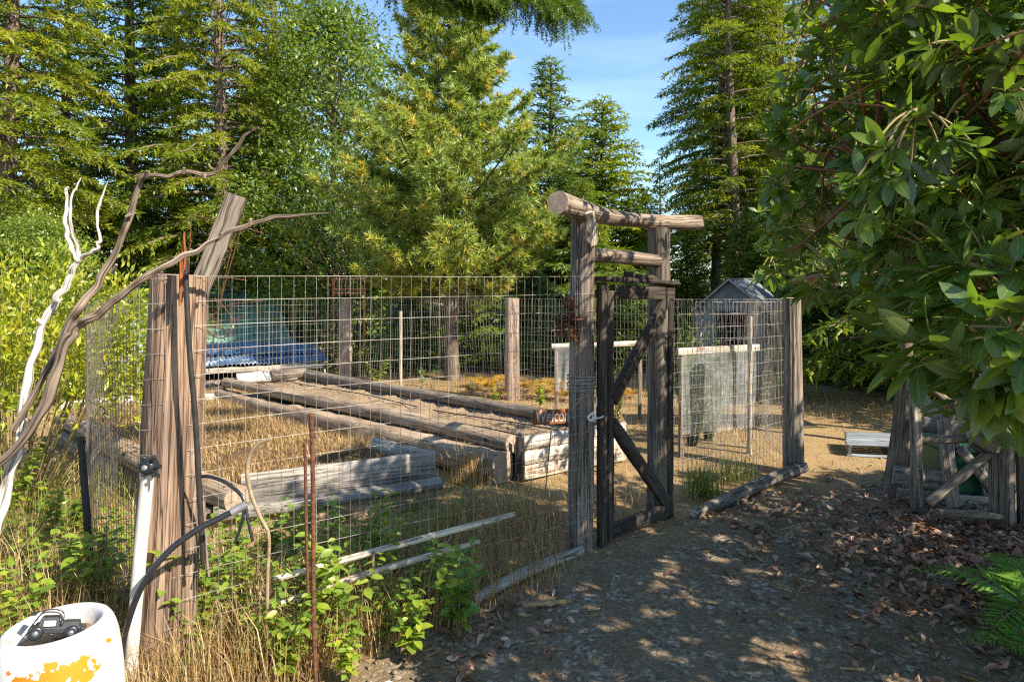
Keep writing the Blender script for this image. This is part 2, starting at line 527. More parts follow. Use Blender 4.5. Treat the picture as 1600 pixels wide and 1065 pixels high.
def tube_obj(name, pts, radii, mat, parent=None, nang=10, rough=0.0, n=6, crack=0, seed=1, endmat=None, curve=True, origin=None, crack_depth=0.12):
    """pts in world space; the object's origin is its first point (or its parent's origin)"""
    pts = [Vector(p) for p in pts]
    if not isinstance(radii, (list, tuple)):
        radii = [radii] * len(pts)
    if curve and len(pts) > 2:
        Q = cr([(p.x, p.y, p.z, r) for p, r in zip(pts, radii)], n)
        P, R = Q[:, :3], Q[:, 3]
    else:
        k = n + 1
        P, R = [], []
        for a in range(len(pts) - 1):
            for t in np.linspace(0, 1, k, endpoint=(a == len(pts) - 2)):
                P.append(tuple(pts[a].lerp(pts[a + 1], t))); R.append(radii[a] * (1 - t) + radii[a + 1] * t)
        P = np.array(P); R = np.array(R)
    o0 = np.array(parent.location) if parent is not None else np.array(pts[0])
    V, Fq, uv, mi = tube(P - o0, R, nang, rough, crack, seed, True, crack_depth)
    me = arrays_mesh(name, V, Fq, [mat, endmat or mat], None, uv, True, mi)
    o = link(name, me, parent)
    if parent is None:
        o.location = tuple(o0)
    return o

def board_arrays(L, w, t, seg=8, jit=0.003, seed=0, cham=0.004, warp=0.0, ragged=0.0):
    """plank along local Z, width on X, thickness on Y, chamfered, slightly uneven"""
    rs = np.random.RandomState(seed)
    c = cham
    prof = np.array([(-w/2 + c, -t/2), (w/2 - c, -t/2), (w/2, -t/2 + c), (w/2, t/2 - c), (w/2 - c, t/2), (-w/2 + c, t/2), (-w/2, t/2 - c), (-w/2, -t/2 + c)])
    k = len(prof)
    zs = np.linspace(0, L, seg + 1)
    per = np.concatenate([[0], np.cumsum(np.linalg.norm(np.diff(np.vstack([prof, prof[:1]]), axis=0), axis=1))])
    V = []; uv = []
    pj = rs.normal(0, jit, (seg + 1, k, 2))
    ph = rs.uniform(0, 6.28)
    for i, z in enumerate(zs):
        ring = prof + pj[i]
        bend = warp * math.sin(z / L * 3.14 + 0.3 * ph)
        for j in range(k + 1):
            q = ring[j % k]
            zz = z
            if i in (0, seg) and ragged: zz = z + rs.uniform(-ragged, ragged)
            V.append((q[0], q[1] + bend, zz)); uv.append((per[j], zz))
    V = np.array(V); uv = np.array(uv)
    W = k + 1
    Fq = []; mi = []
    for i in range(seg):
        for j in range(k):
            a = i * W + j
            Fq.append((a, a + 1, a + W + 1, a + W)); mi.append(0)
    def capq(r, flip):
        b = r * W
        qs = [(b, b + 1, b + 2, b + 7), (b + 7, b + 2, b + 3, b + 6), (b + 6, b + 3, b + 4, b + 5)]
        return [tuple(reversed(q)) for q in qs] if flip else qs
    base = len(V)
    V = np.vstack([V, V[:W], V[seg * W:(seg + 1) * W]])
    uv = np.vstack([uv, V[base:, :2]])
    for q in [(0, 1, 2, 7), (7, 2, 3, 6), (6, 3, 4, 5)]:
        Fq.append(tuple(base + x for x in reversed(q))); mi.append(1)
        Fq.append(tuple(base + W + x for x in q)); mi.append(1)
    return V, np.array(Fq), uv, np.array(mi)

def frame_matrix(p0, p1, up):
    """local Z = p0->p1, local Y (thickness) close to 'up'"""
    z = (Vector(p1) - Vector(p0)).normalized()
    y = Vector(up) - z * Vector(up).dot(z)
    y.normalize()
    x = y.cross(z)
    m = Matrix((x, y, z)).transposed().to_4x4()
    m.translation = Vector(p0)
    return m

def board(name, p0, p1, w, t, up, mat, parent=None, seed=0, jit=0.0025, seg=None, cham=0.004, endmat=None, warp=0.0, ragged=0.002):
    p0 = Vector(p0); p1 = Vector(p1)
    L = (p1 - p0).length
    V, Fq, uv, mi = board_arrays(L, w, t, seg or max(3, int(L / 0.12)), jit, seed, cham, warp, ragged)
    me = arrays_mesh(name, V, Fq, [mat, endmat or mat], None, uv, False, mi)
    o = link(name, me, parent)
    m = frame_matrix(p0, p1, up)
    if parent is not None:
        m = Matrix.Translation(-Vector(parent.location)) @ m
    o.matrix_basis = m
    return o

def scatter(bv, bf, pos, ydir, nrm, scale, sx=None):
    """copies of a small base shape (y along, z normal) -> V, F"""
    pos = np.asarray(pos, float); ydir = np.asarray(ydir, float); nrm = np.asarray(nrm, float)
    y = ydir / (np.linalg.norm(ydir, axis=1)[:, None] + 1e-9)
    x = np.cross(y, nrm); x /= np.linalg.norm(x, axis=1)[:, None] + 1e-9
    z = np.cross(x, y)
    s = np.asarray(scale, float)
    s = np.full(len(pos), s) if s.ndim == 0 else s
    wx = s if sx is None else s * sx
    bv = np.asarray(bv, float)
    V = (pos[:, None, :] + bv[None, :, 0, None] * (x * wx[:, None])[:, None, :]
         + bv[None, :, 1, None] * (y * s[:, None])[:, None, :] + bv[None, :, 2, None] * (z * s[:, None])[:, None, :])
    nb = len(bv)
    bf = np.asarray(bf)
    Fc = (np.arange(len(pos)) * nb)[:, None, None] + bf[None]
    return V.reshape(-1, 3), Fc.reshape(-1, bf.shape[1])

TRI_V = np.array([(-0.5, 0.0, 0), (0.5, 0.0, 0), (0.0, 1.0, 0)])
TRI_F = np.array([(0, 1, 2)])
DIA_V = np.array([(0, 0, 0), (0.5, 0.45, 0.03), (0, 1.0, 0), (-0.5, 0.45, 0.03)])
DIA_F = np.array([(0, 1, 2), (0, 2, 3)])

def leaf_base(nseg=5, width=0.42, fold=0.10, curl=0.16):
    """ovate leaf of unit length, folded at the midrib, curling down; triangles"""
    V = []; Fc = []
    for i in range(nseg + 1):
        t = i / nseg
        w = width * (math.sin(math.pi * min(1, t * 0.93 + 0.05)) ** 0.75) * 0.5
        if i == nseg: w = 0.012
        z = -curl * t * t
        V += [(-w, t, z + fold * w * 2.2), (0, t, z), (w, t, z + fold * w * 2.2)]
    for i in range(nseg):
        a = 3 * i
        for j in (0, 1):
            Fc += [(a + j, a + j + 1, a + j + 4), (a + j, a + j + 4, a + j + 3)]
    return np.array(V), np.array(Fc)

def rdirs(rs, n):
    v = rs.normal(size=(n, 3))
    return v / np.linalg.norm(v, axis=1)[:, None]

# ------------------------------------------------------------------ ground
def make_ground():
    xs = np.concatenate([-np.geomspace(300, 9.2, 26), np.arange(-9, 9.01, 0.09), np.geomspace(9.2, 300, 26)])
    ys = np.concatenate([-np.geomspace(80, 0.6, 12), np.arange(-0.5, 13.01, 0.08), np.geomspace(13.2, 600, 34)])
    X, Y = np.meshgrid(xs, ys)
    Z = gz(X, Y)
    rs = np.random.RandomState(4)
    bump = np.zeros_like(Z)
    for k in range(26):
        f = rs.uniform(0.6, 9.0); a = rs.uniform(0, 6.28); p = rs.uniform(0, 6.28)
        bump += (0.008 / (0.5 + f * 0.6)) * np.sin(f * (X * math.cos(a) + Y * math.sin(a)) + p)
    near = np.clip(1 - np.abs(X) / 30, 0, 1) * np.clip(1 - Y / 40, 0, 1)
    Z = Z + bump * near - 0.012
    Z = Z + rs.normal(0, 0.0016, Z.shape) * (np.abs(X) < 9) * (Y < 13)
    V = np.stack([X, Y, Z], -1).reshape(-1, 3)
    nx, ny = len(xs), len(ys)
    i, j = np.meshgrid(np.arange(ny - 1), np.arange(nx - 1), indexing='ij')
    a = (i * nx + j).ravel()
    Fq = np.stack([a, a + 1, a + nx + 1, a + nx], 1)
    m, n, l, out = newmat("ground_soil")
    ge = n.new("ShaderNodeNewGeometry")
    pos = ge.outputs['Position']
    sx = n.new("ShaderNodeSeparateXYZ"); l.new(pos, sx.inputs[0])
    big = noise(n, l, pos, 0.8, 4, 0.6)
    mid = noise(n, l, pos, 5.0, 6, 0.65)
    fine = noise(n, l, pos, 55.0, 5, 0.7)
    vor = n.new("ShaderNodeTexVoronoi"); vor.inputs['Scale'].default_value = 48.0; l.new(pos, vor.inputs['Vector'])
    vor2 = n.new("ShaderNodeTexVoronoi"); vor2.inputs['Scale'].default_value = 95.0; l.new(pos, vor2.inputs['Vector'])
    # side of the fence line: positive outside (path), negative inside the garden
    sd = math_(n, l, 'SUBTRACT', math_(n, l, 'MULTIPLY', sx.outputs[0], 0.594), math_(n, l, 'MULTIPLY', sx.outputs[1], 0.804))
    sd = math_(n, l, 'ADD', sd, 3.02)
    sd = math_(n, l, 'ADD', sd, math_(n, l, 'MULTIPLY', math_(n, l, 'SUBTRACT', mid.outputs[0], 0.5), 0.9))
    pm = ramp(n, [(0.38, (0, 0, 0)), (0.62, (1, 1, 1))])
    l.new(math_(n, l, 'ADD', math_(n, l, 'MULTIPLY', sd, 0.5), 0.40), pm.inputs[0])
    peb = ramp(n, [(0.0, (0.115, 0.088, 0.058)), (0.45, (0.205, 0.160, 0.110)), (0.82, (0.290, 0.232, 0.165)), (1.0, (0.50, 0.43, 0.33))])
    sep = n.new("ShaderNodeSeparateColor"); l.new(vor.outputs['Color'], sep.inputs[0])
    l.new(sep.outputs[0], peb.inputs[0])
    dirt = ramp(n, [(0.3, (0.105, 0.072, 0.041)), (0.6, (0.245, 0.176, 0.104))])
    l.new(fine.outputs[0], dirt.inputs[0])
    dm = ramp(n, [(0.40, (0, 0, 0)), (0.60, (1, 1, 1))])
    l.new(mid.outputs[0], dm.inputs[0])
    gravel = mixc(n, l, dm.outputs[0], peb.outputs[0], dirt.outputs[0])
    moss = ramp(n, [(0.56, (0, 0, 0)), (0.72, (0.7, 0.7, 0.7))])
    l.new(big.outputs[0], moss.inputs[0])
    gravel = mixc(n, l, moss.outputs[0], gravel, (0.105, 0.095, 0.040))
    straw = ramp(n, [(0.30, (0.130, 0.082, 0.036)), (0.50, (0.330, 0.220, 0.100)), (0.70, (0.500, 0.365, 0.180))])
    l.new(math_(n, l, 'ADD', math_(n, l, 'MULTIPLY', fine.outputs[0], 0.55), math_(n, l, 'MULTIPLY', mid.outputs[0], 0.45)), straw.inputs[0])
    # the sunny clearing beyond the fence on the path is straw too
    cl = ramp(n, [(0.45, (0, 0, 0)), (0.60, (1, 1, 1))])
    l.new(math_(n, l, 'ADD', math_(n, l, 'MULTIPLY', math_(n, l, 'SUBTRACT', sx.outputs[1], 5.6), 0.35), math_(n, l, 'SUBTRACT', big.outputs[0], 0.0)), cl.inputs[0])
    pathfac = mixc(n, l, cl.outputs[0], pm.outputs[0], (0.15, 0.15, 0.15))
    col = mixc(n, l, pathfac, straw.outputs[0], gravel)
    # needle-covered forest floor further out
    ff = ramp(n, [(0.0, (0, 0, 0)), (1.0, (1, 1, 1))])
    l.new(math_(n, l, 'MULTIPLY', math_(n, l, 'SUBTRACT', math_(n, l, 'ADD', sx.outputs[1], math_(n, l, 'MULTIPLY', big.outputs[0], 3.0)), 13.2), 0.5), ff.inputs[0])
    floor_ = ramp(n, [(0.35, (0.022, 0.017, 0.010)), (0.65, (0.060, 0.046, 0.024))])
    l.new(mid.outputs[0], floor_.inputs[0])
    col = mixc(n, l, ff.outputs[0], col, floor_.outputs[0])
    b = n.new("ShaderNodeBsdfPrincipled")
    b.inputs['Roughness'].default_value = 0.95
    b.inputs['Specular IOR Level'].default_value = 0.15
    l.new(col, b.inputs['Base Color'])
    bp = n.new("ShaderNodeBump")
    bp.inputs['Strength'].default_value = 0.7
    bp.inputs['Distance'].default_value = 0.010
    h = math_(n, l, 'ADD', math_(n, l, 'MULTIPLY', fine.outputs[0], 0.8), math_(n, l, 'MULTIPLY', math_(n, l, 'SUBTRACT', 0.6, vor.outputs['Distance']), 0.7))
    h = math_(n, l, 'ADD', h, math_(n, l, 'MULTIPLY', math_(n, l, 'SUBTRACT', 0.6, vor2.outputs['Distance']), 0.35))
    l.new(h, bp.inputs['Height'])
    l.new(bp.outputs[0], b.inputs['Normal'])
    l.new(b.outputs[0], out.inputs[0])
    o = link("ground", arrays_mesh("ground", V, Fq, m, None, None, True))
    tag(o, kind="structure")
make_ground()
# ------------------------------------------------------------------ fences
def wire_tubes(polylines, r, nang=3):
    parts = []
    for P in polylines:
        V, Fq, _, _ = tube(np.array(P), np.full(len(P), r), nang, caps=False)
        parts.append((V, Fq))
    return merge(parts)

def fence(name, label, path, height, mat, r=0.0015, cell=(0.0508, 0.1016), wob=0.012, seed=1, lean=0.0, bottom=0.01, top_abs=None, skipcut=0.0):
    """welded wire run: path is a list of (x, y); height above ground or list of absolute top heights per point"""
    rs = np.random.RandomState(seed)
    P = np.array(path, float)
    seg = np.linalg.norm(np.diff(P, axis=0), axis=1)
    L = np.concatenate([[0], np.cumsum(seg)])
    tot = L[-1]
    ph = rs.uniform(0, 6.28, 8); fr = rs.uniform(1.2, 4.5, 8)
    def pt(s, h):
        s = np.clip(s, 0, tot)
        k = min(np.searchsorted(L, s, side='right') - 1, len(seg) - 1)
        t = (s - L[k]) / seg[k]
        p = P[k] * (1 - t) + P[k + 1] * t
        d = (P[k + 1] - P[k]) / seg[k]
        nrm = np.array([d[1], -d[0]])
        g = float(gz(p[0], p[1]))
        top = (np.interp(s, L, top_abs)) if top_abs is not None else g + height
        o = wob * (math.sin(fr[0] * s + ph[0] + 1.3 * h) + 0.6 * math.sin(fr[1] * s * 1.7 + ph[1]) * math.sin(2.2 * h + ph[2]))
        along = wob * 0.5 * math.sin(fr[2] * h * 1.3 + ph[3] + s * 0.9)
        q = p + nrm * (o + lean * h) + d * along
        zz = g + bottom + (top - g - bottom) * h + wob * 0.5 * math.sin(fr[4] * s + ph[4]) * (0.3 + 0.7 * (1 - h))
        return (q[0], q[1], zz)
    lines = []
    n = int(tot / cell[0])
    for i in range(n + 1):
        s = i * cell[0] + rs.normal(0, 0.0015)
        h0 = 0.0
        lines.append([pt(s, h) for h in np.linspace(h0, 1, 11)])
    hgt = height if height else 1.4
    m = int(round(hgt / cell[1]))
    step = max(2, int(tot / 0.09))
    for j in range(m + 1):
        lines.append([pt(s, j / m) for s in np.linspace(0, tot, step)])
    V, Fq = wire_tubes(lines, r)
    o0 = np.array([P[0][0], P[0][1], float(gz(*P[0]))])
    t = empty(name, tuple(o0), label, "fence")
    c = link("wire_mesh", arrays_mesh("wire_mesh", V - o0, Fq, mat, None, None, True), t)
    tag(c, kind="stuff")
    return t

LP = Vector((-1.41, 2.76, 0)); GL = Vector((0.405, 3.95, 0)); GR = Vector((0.99, 4.56, 0)); RP = Vector((2.397, 5.72, 0))
B540 = Vector((-2.9, 11.7, 0)); B800 = Vector((0.0, 9.8, 0))

fence("wire_fence", "sunlit welded wire fence between the thick post and the gate",
      [(LP.x - 0.05, LP.y - 0.125), (LP.x + 0.06, LP.y - 0.118), (LP.x + 0.16, LP.y - 0.03), (GL.x + 0.02, GL.y - 0.085), (GL.x + 0.07, GL.y - 0.04)], 1.59, M['wire'], 0.00125, wob=0.010, seed=3,
      top_abs=[1.59, 1.595, 1.60, 1.60, 1.60])
fence("wire_fence", "wavy wire fence running back beside the steel stake and the yellow bush",
      [(LP.x - 0.11, LP.y - 0.06), (-2.11, 3.38), (-2.27, 3.62), (-3.45, 5.9), (-4.75, 8.3)], 1.5, M['wiredark'], 0.0013, wob=0.022, seed=5,
      top_abs=[1.57, 1.46, 1.45, 1.36, 1.26])
fence("wire_fence", "far wire fence standing in front of the blue and green roofs",
      [(-4.75, 8.3), (B540.x, B540.y)], 1.45, M['wire'], 0.0019, wob=0.02, seed=6, cell=(0.0762, 0.1016))
fence("wire_fence", "bowed wire fence between the two pale posts behind the long bed",
      [(B540.x, B540.y - 0.1), (B800.x, B800.y - 0.1)], 1.45, M['wire'], 0.0019, wob=0.045, seed=7)
fence("wire_fence", "back wire fence passing behind the gate and the netted frames",
      [(B800.x, B800.y - 0.1), (2.95, 8.5), (RP.x + 0.03, RP.y)], 1.45, M['wire'], 0.0018, wob=0.02, seed=8)
fence("wire_fence", "wire fence from the gate to the solitary post by the path",
      [(GR.x + 0.02, GR.y + 0.08), (RP.x - 0.08, RP.y - 0.02)], 1.46, M['wire'], 0.0014, wob=0.012, seed=9)
fence("loose_wire_mesh", "loose bright wire panel leaning before the grey tent shed",
      [(1.45, 5.62), (2.27, 6.05)], 1.44, M['wire'], 0.0019, wob=0.02, seed=10, lean=0.12)

# posts ------------------------------------------------------------
def post(name, label, base, top, r0, r1, mat, nang=40, rough=0.012, crack=7, seed=1, n=40, cat="post", endmat=None, cd=0.10):
    o = tube_obj(name, [base, top], [r0, r1], mat, None, nang, rough, n, crack, seed, endmat or M['end'], False, None, cd)
    return tag(o, label, cat)

post("fence_post", "thick round fence post wrapped in wire at the near corner", (LP.x - 0.03, LP.y, -0.05), (LP.x + 0.045, LP.y, 1.607), 0.128, 0.108, M['post'], 120, 0.010, 16, 11, 60, cd=0.09)
post("fence_post", "round weathered post standing alone at the path end of the fence", (RP.x, RP.y, -0.1), (RP.x - 0.02, RP.y, 1.42), 0.088, 0.076, M['greypost'], 64, 0.012, 12, 14, 40)
post("fence_post", "pale post behind the long bed, straight and sunlit", (B800.x, B800.y, -0.25), (B800.x, B800.y, 1.285), 0.112, 0.104, M['palepost'], 40, 0.012, 6, 15, 24)
post("fence_post", "split pale post beside the tomato wire at the far corner", (B540.x, B540.y, -0.3), (B540.x + 0.02, B540.y, 1.222), 0.115, 0.098, M['palepost'], 40, 0.03, 7, 16, 24, cd=0.22)

gate_l = post("gate_post", "tall grey log gate post with wire coiled round it", (GL.x - 0.005, GL.y, -0.05), (GL.x + 0.012, GL.y, 1.965), 0.076, 0.070, M['greypost'], 72, 0.02, 14, 21, 60, "post", None, 0.13)
gate_r = tag(board("gate_post", (GR.x, GR.y, -0.06), (GR.x + 0.01, GR.y + 0.01, 1.93), 0.125, 0.115, (0.75, -0.66, 0), M['greypost'], None, 22, 0.002, 18, 0.014, M['end']),
             "square grey gate post behind the gate's hinge side", "post")

tag(tube_obj("gate_beam", [at(871, 316, 3.62), at(905, 327, 3.85), at(950, 339, 4.2), at(1015, 346, 4.6), at(1091, 348, 4.98)], [0.062, 0.059, 0.050, 0.049, 0.057], M['drift'], None, 40, 0.06, 10, 9, 31, M['end']),
    "crooked log beam laid across the tops of the gate posts", "beam")
tag(tube_obj("cross_rail", [at(924, 398, 3.98), at(975, 402, 4.25), at(1028, 408, 4.52)], [0.040, 0.044, 0.042], M['drift'], None, 28, 0.03, 8, 5, 32, M['end']),
    "short round rail between the gate posts below the beam", "rail")
tag(board("bark_strip", at(921, 332, 3.80), at(929, 386, 3.86), 0.052, 0.012, (0.5, -0.8, 0.1), M['whiteboard'], None, 33, 0.004, 6, 0.003, None, 0.01, 0.012),
    "curled pale strip hanging from the beam over the tall gate post", "strip")

# gate -------------------------------------------------------------
gA = Vector((0.515, 3.955, 0.03)); gB = Vector((1.085, 4.585, -0.02))
gate = empty("garden_gate", tuple(gA), "dark timber frame gate with two diagonal braces", "gate")
gdir = (gB - gA); gdir.z = 0; glen = gdir.length; gdir.normalize()
gn = Vector((gdir.y, -gdir.x, 0))
def gp(s, z, out=0.0):
    p = gA + gdir * s + gn * out
    return Vector((p.x, p.y, z))
zt0, zt1 = 1.565, 1.535
zb0, zb1 = 0.03, -0.01
board("stile", gp(0.025, zb0 - 0.02), gp(0.025, zt0), 0.052, 0.045, gn, M['gatewood'], gate, 1, 0.0012, 14)
board("stile", gp(0.090, zb0, 0.008), gp(0.085, zt0 - 0.05, 0.008), 0.056, 0.038, gn, M['gatewood'], gate, 2, 0.0012, 14)
board("stile", gp(glen - 0.03, zb1 - 0.02), gp(glen - 0.03, zt1), 0.055, 0.045, gn, M['gatewood'], gate, 3, 0.0012, 14)
board("stile", gp(glen - 0.095, zb1 + 0.06, -0.012), gp(glen - 0.095, zt1 - 0.05, -0.012), 0.052, 0.03, gn, M['gatewood'], gate, 4, 0.0012, 14)
board("top_rail", gp(0.12, zt0 - 0.055, 0.010), gp(glen - 0.002, zt1 - 0.05, 0.010), 0.085, 0.04, gn, M['gatewood'], gate, 5, 0.0012, 8)
board("top_cap", gp(-0.01, zt0 + 0.022), gp(glen + 0.02, zt1 + 0.022), 0.115, 0.026, (0, 0, 1), M['gatewood'], gate, 6, 0.002, 8)
board("cap_block", gp(0.30, zt0 + 0.048, 0.01), gp(0.62, zt1 + 0.050, 0.01), 0.075, 0.026, (0, 0, 1), M['gatewood'], gate, 12, 0.003, 6)
board("bottom_rail", gp(0.10, zb0 + 0.045, 0.012), gp(glen - 0.055, zb1 + 0.045, 0.012), 0.085, 0.042, gn, M['gatewood'], gate, 7, 0.0012, 8)
board("brace", gp(0.115, 0.86, 0.014), gp(glen - 0.085, 1.455, 0.016), 0.085, 0.034, gn, M['gatewood'], gate, 8, 0.0012, 8)
board("brace", gp(0.112, 0.72, 0.014), gp(glen - 0.080, 0.075, 0.016), 0.085, 0.034, gn, M['gatewood'], gate, 9, 0.0012, 8)

# coil of wire and rope latch on the gate post ----------------------
coil_pts = []
for k in range(15 * 7):
    th = k / 15 * 6.283
    zz = 1.03 - 0.098 * k / 105 + (0.004 * math.sin(k * 0.7))
    rr_ = 0.0835 + 0.003 * math.sin(k * 1.9)
    coil_pts.append((GL.x + 0.003 + rr_ * math.cos(th), GL.y + rr_ * math.sin(th), zz))
coil = tag(tube_obj("wire_coil", coil_pts, 0.003, M['wire'], None, 6, 0, 1, 0, 1, None, False), "galvanised wire coiled round the tall gate post", "wire")
tag(tube_obj("tie_wire", [at(893, 640, 3.84), at(910, 622, 3.83), at(927, 612, 3.86), at(931, 620, 3.88)], 0.0028, M['wire'], None, 6), "slanting tie wire from the coil towards the welcome sign", "wire")
latch = empty("rope_latch", tuple(at(926, 652, 3.85)), "white rope loop tying the gate to its post", "rope")
tube_obj("cord", [at(931, 615, 3.87), at(932, 632, 3.86), at(927, 645, 3.84), at(925, 656, 3.84)], 0.0035, M['whiterope'], latch, 8)
tube_obj("knot", [at(918, 650, 3.82), at(923, 657, 3.81), at(930, 650, 3.81), at(926, 645, 3.82), at(919, 653, 3.81), at(928, 658, 3.82)], 0.006, M['whiterope'], latch, 8)
tube_obj("loop", [at(926, 651, 3.83), at(935, 653, 3.86), at(943, 650, 3.90)], 0.0045, M['whiterope'], latch, 8)

# rusty ornament ---------------------------------------------------
orn = empty("rusty_ornament", tuple(at(885, 530, 3.83)), "rusty scrap metal bird ornament hung on the tall gate post", "ornament")
def lathe_obj(name, prof, mat, parent, mtx, n=20):
    V = []; Fq = []; uv = []
    for i, (r, z) in enumerate(prof):
        for k in range(n + 1):
            t = k / n * 2 * math.pi
            V.append((r * math.cos(t), r * math.sin(t), z)); uv.append((t * 0.1, z))
    for i in range(len(prof) - 1):
        for k in range(n):
            a = i * (n + 1) + k
            Fq.append((a, a + 1, a + n + 2, a + n + 1))
    me = arrays_mesh(name, np.array(V), np.array(Fq), mat, None, np.array(uv), True)
    o = link(name, me, parent)
    o.matrix_basis = mtx
    return o
oc = at(888, 472, 3.83) - Vector(orn.location)
lathe_obj("head", [(0.001, -0.02), (0.030, -0.018), (0.040, 0.0), (0.034, 0.018), (0.012, 0.026), (0.001, 0.028)], M['rust'], orn,
          Matrix.Translation(oc) @ Matrix.Rotation(1.25, 4, 'X') @ Matrix.Rotation(0.5, 4, 'Y'))
rs = np.random.RandomState(12)
for k in range(16):
    c0 = at(870 + rs.uniform(0, 26), 484 + rs.uniform(0, 40), 3.83)
    pts = [c0 + Vector((rs.normal(0, 0.022), rs.normal(0, 0.018), rs.normal(0, 0.030))) for _ in range(5)]
    tube_obj("scrap_strand", pts, float(rs.uniform(0.003, 0.007)), M['rust'], orn, 6, 0.1, 5, seed=k + 3)
board("perch", at(878, 499, 3.80), at(906, 497, 3.86), 0.07, 0.006, (0.1, 0, 1), M['rust'], orn, 3, 0.002, 4, 0.001)
board("tray", at(880, 526, 3.82), at(903, 528, 3.86), 0.06, 0.008, (0.1, 0.1, 1), M['rust'], orn, 4, 0.002, 4, 0.001)
board("back_plate", at(893, 466, 3.86), at(895, 527, 3.86), 0.05, 0.005, (0.3, -0.9, 0), M['rust'], orn, 5, 0.003, 5, 0.001)

# welcome sign -----------------------------------------------------
M['lettering'] = plain("lit_cutout_letters", (0.66, 0.58, 0.46), 0.7, 0, 0.3, 30.0)  # pale letters stand in for lit soil showing through cut-outs
def welcome_sign():
    t = empty("welcome_sign", tuple(G(851, 772)), "rusty cut-out welcome sign on a thin stake beside the gate", "sign")
    p0 = at(833, 652, 4.75); p1 = at(903, 649, 5.0)
    ex = (p1 - p0).normalized()
    ez = Vector((0, 0, 1)); ez = (ez - ex * ez.dot(ex)).normalized()
    en = ex.cross(ez)
    board("sign_plate", p0, p1, 0.105, 0.004, en, M['rustbright'], t, 3, 0.0006, 10, 0.001)
    fc = bpy.data.curves.new("lettering", 'FONT')
    fc.body = "Welcome"
    fc.size = 1.0
    fc.extrude = 0.015
    fc.offset = 0.012
    fo = bpy.data.objects.new("lettering_source", fc)
    C.objects.link(fo)
    bpy.context.view_layer.update()
    dg = bpy.context.evaluated_depsgraph_get()
    me = bpy.data.meshes.new_from_object(fo.evaluated_get(dg))
    bpy.data.objects.remove(fo)
    w = max(v.co.x for v in me.vertices)
    me.materials.clear(); me.materials.append(M['lettering'])
    o = link("lettering", me, t)
    k = ((p1 - p0).length - 0.03) / w
    m = Matrix((ex * k, ez * k * 1.25, en * 0.08)).transposed().to_4x4()
    m.translation = p0 + ex * 0.015 - ez * 0.034 + en * 0.0035 - Vector(t.location)
    o.matrix_basis = m
    top = at(862, 664, 4.87)
    tube_obj("stake", [top, at(857, 715, 4.80), Vector(t.location) + Vector((0, 0, -0.05))], 0.004, M['rust'], t, 6)
    return t
welcome_sign()

# ------------------------------------------------------------------ raised beds
def soil_patch(name, corners, ztop, mat, parent, bump=0.03, seed=1, nu=40, nv=60):
    rs = np.random.RandomState(seed)
    a, b, c, d = [np.array(q) for q in corners]
    U, Vv = np.meshgrid(np.linspace(0, 1, nu), np.linspace(0, 1, nv))
    XY = (a[None, None] * ((1 - U) * (1 - Vv))[..., None] + b * (U * (1 - Vv))[..., None] + c * (U * Vv)[..., None] + d * ((1 - U) * Vv)[..., None])
    X, Y = XY[..., 0], XY[..., 1]
    Z = gz(X, Y) + ztop + bump * 0.9 * np.sin(np.pi * U) * np.sin(np.pi * Vv)
    for k in range(20):
        f = rs.uniform(3, 26); an = rs.uniform(0, 6.28); p = rs.uniform(0, 6.28)
        Z += bump / (1 + 0.25 * f) * np.sin(f * (X * math.cos(an) + Y * math.sin(an)) + p)
    Z += rs.normal(0, 0.006, Z.shape)
    o0 = np.array(parent.location)
    V = np.stack([X, Y, Z], -1).reshape(-1, 3) - o0
    i, j = np.meshgrid(np.arange(nv - 1), np.arange(nu - 1), indexing='ij')
    q = (i * nu + j).ravel()
    Fq = np.stack([q, q + 1, q + nu + 1, q + nu], 1)
    return link(name, arrays_mesh(name, V, Fq, mat, None, None, True), parent)

def soilmat(name, c1, c2, c3):
    m, n, l, out = newmat(name)
    ge = n.new("ShaderNodeNewGeometry")
    f = noise(n, l, ge.outputs['Position'], 60.0, 6, 0.7)
    g = noise(n, l, ge.outputs['Position'], 7.0, 4, 0.6)
    s = math_(n, l, 'ADD', math_(n, l, 'MULTIPLY', f.outputs[0], 0.6), math_(n, l, 'MULTIPLY', g.outputs[0], 0.4))
    r = ramp(n, [(0.33, c1), (0.5, c2), (0.66, c3)])
    l.new(s, r.inputs[0])
    b = n.new("ShaderNodeBsdfPrincipled")
    b.inputs['Roughness'].default_value = 0.95
    b.inputs['Specular IOR Level'].default_value = 0.1
    l.new(r.outputs[0], b.inputs['Base Color'])
    bp = n.new("ShaderNodeBump"); bp.inputs['Strength'].default_value = 1.0; bp.inputs['Distance'].default_value = 0.02
    l.new(f.outputs[0], bp.inputs['Height']); l.new(bp.outputs[0], b.inputs['Normal'])
    l.new(b.outputs[0], out.inputs[0])
    return m
M['soilA'] = soilmat("brown_bed_soil", (0.055, 0.030, 0.018), (0.150, 0.085, 0.048), (0.270, 0.175, 0.095))
M['soilB'] = soilmat("sandy_bed_soil", (0.170, 0.110, 0.065), (0.330, 0.235, 0.145), (0.450, 0.340, 0.225))

def V3(p, z):
    return Vector((p[0], p[1], z + float(gz(p[0], p[1]))))
def lerp2(a, b, t):
    return (a[0] + (b[0] - a[0]) * t, a[1] + (b[1] - a[1]) * t)

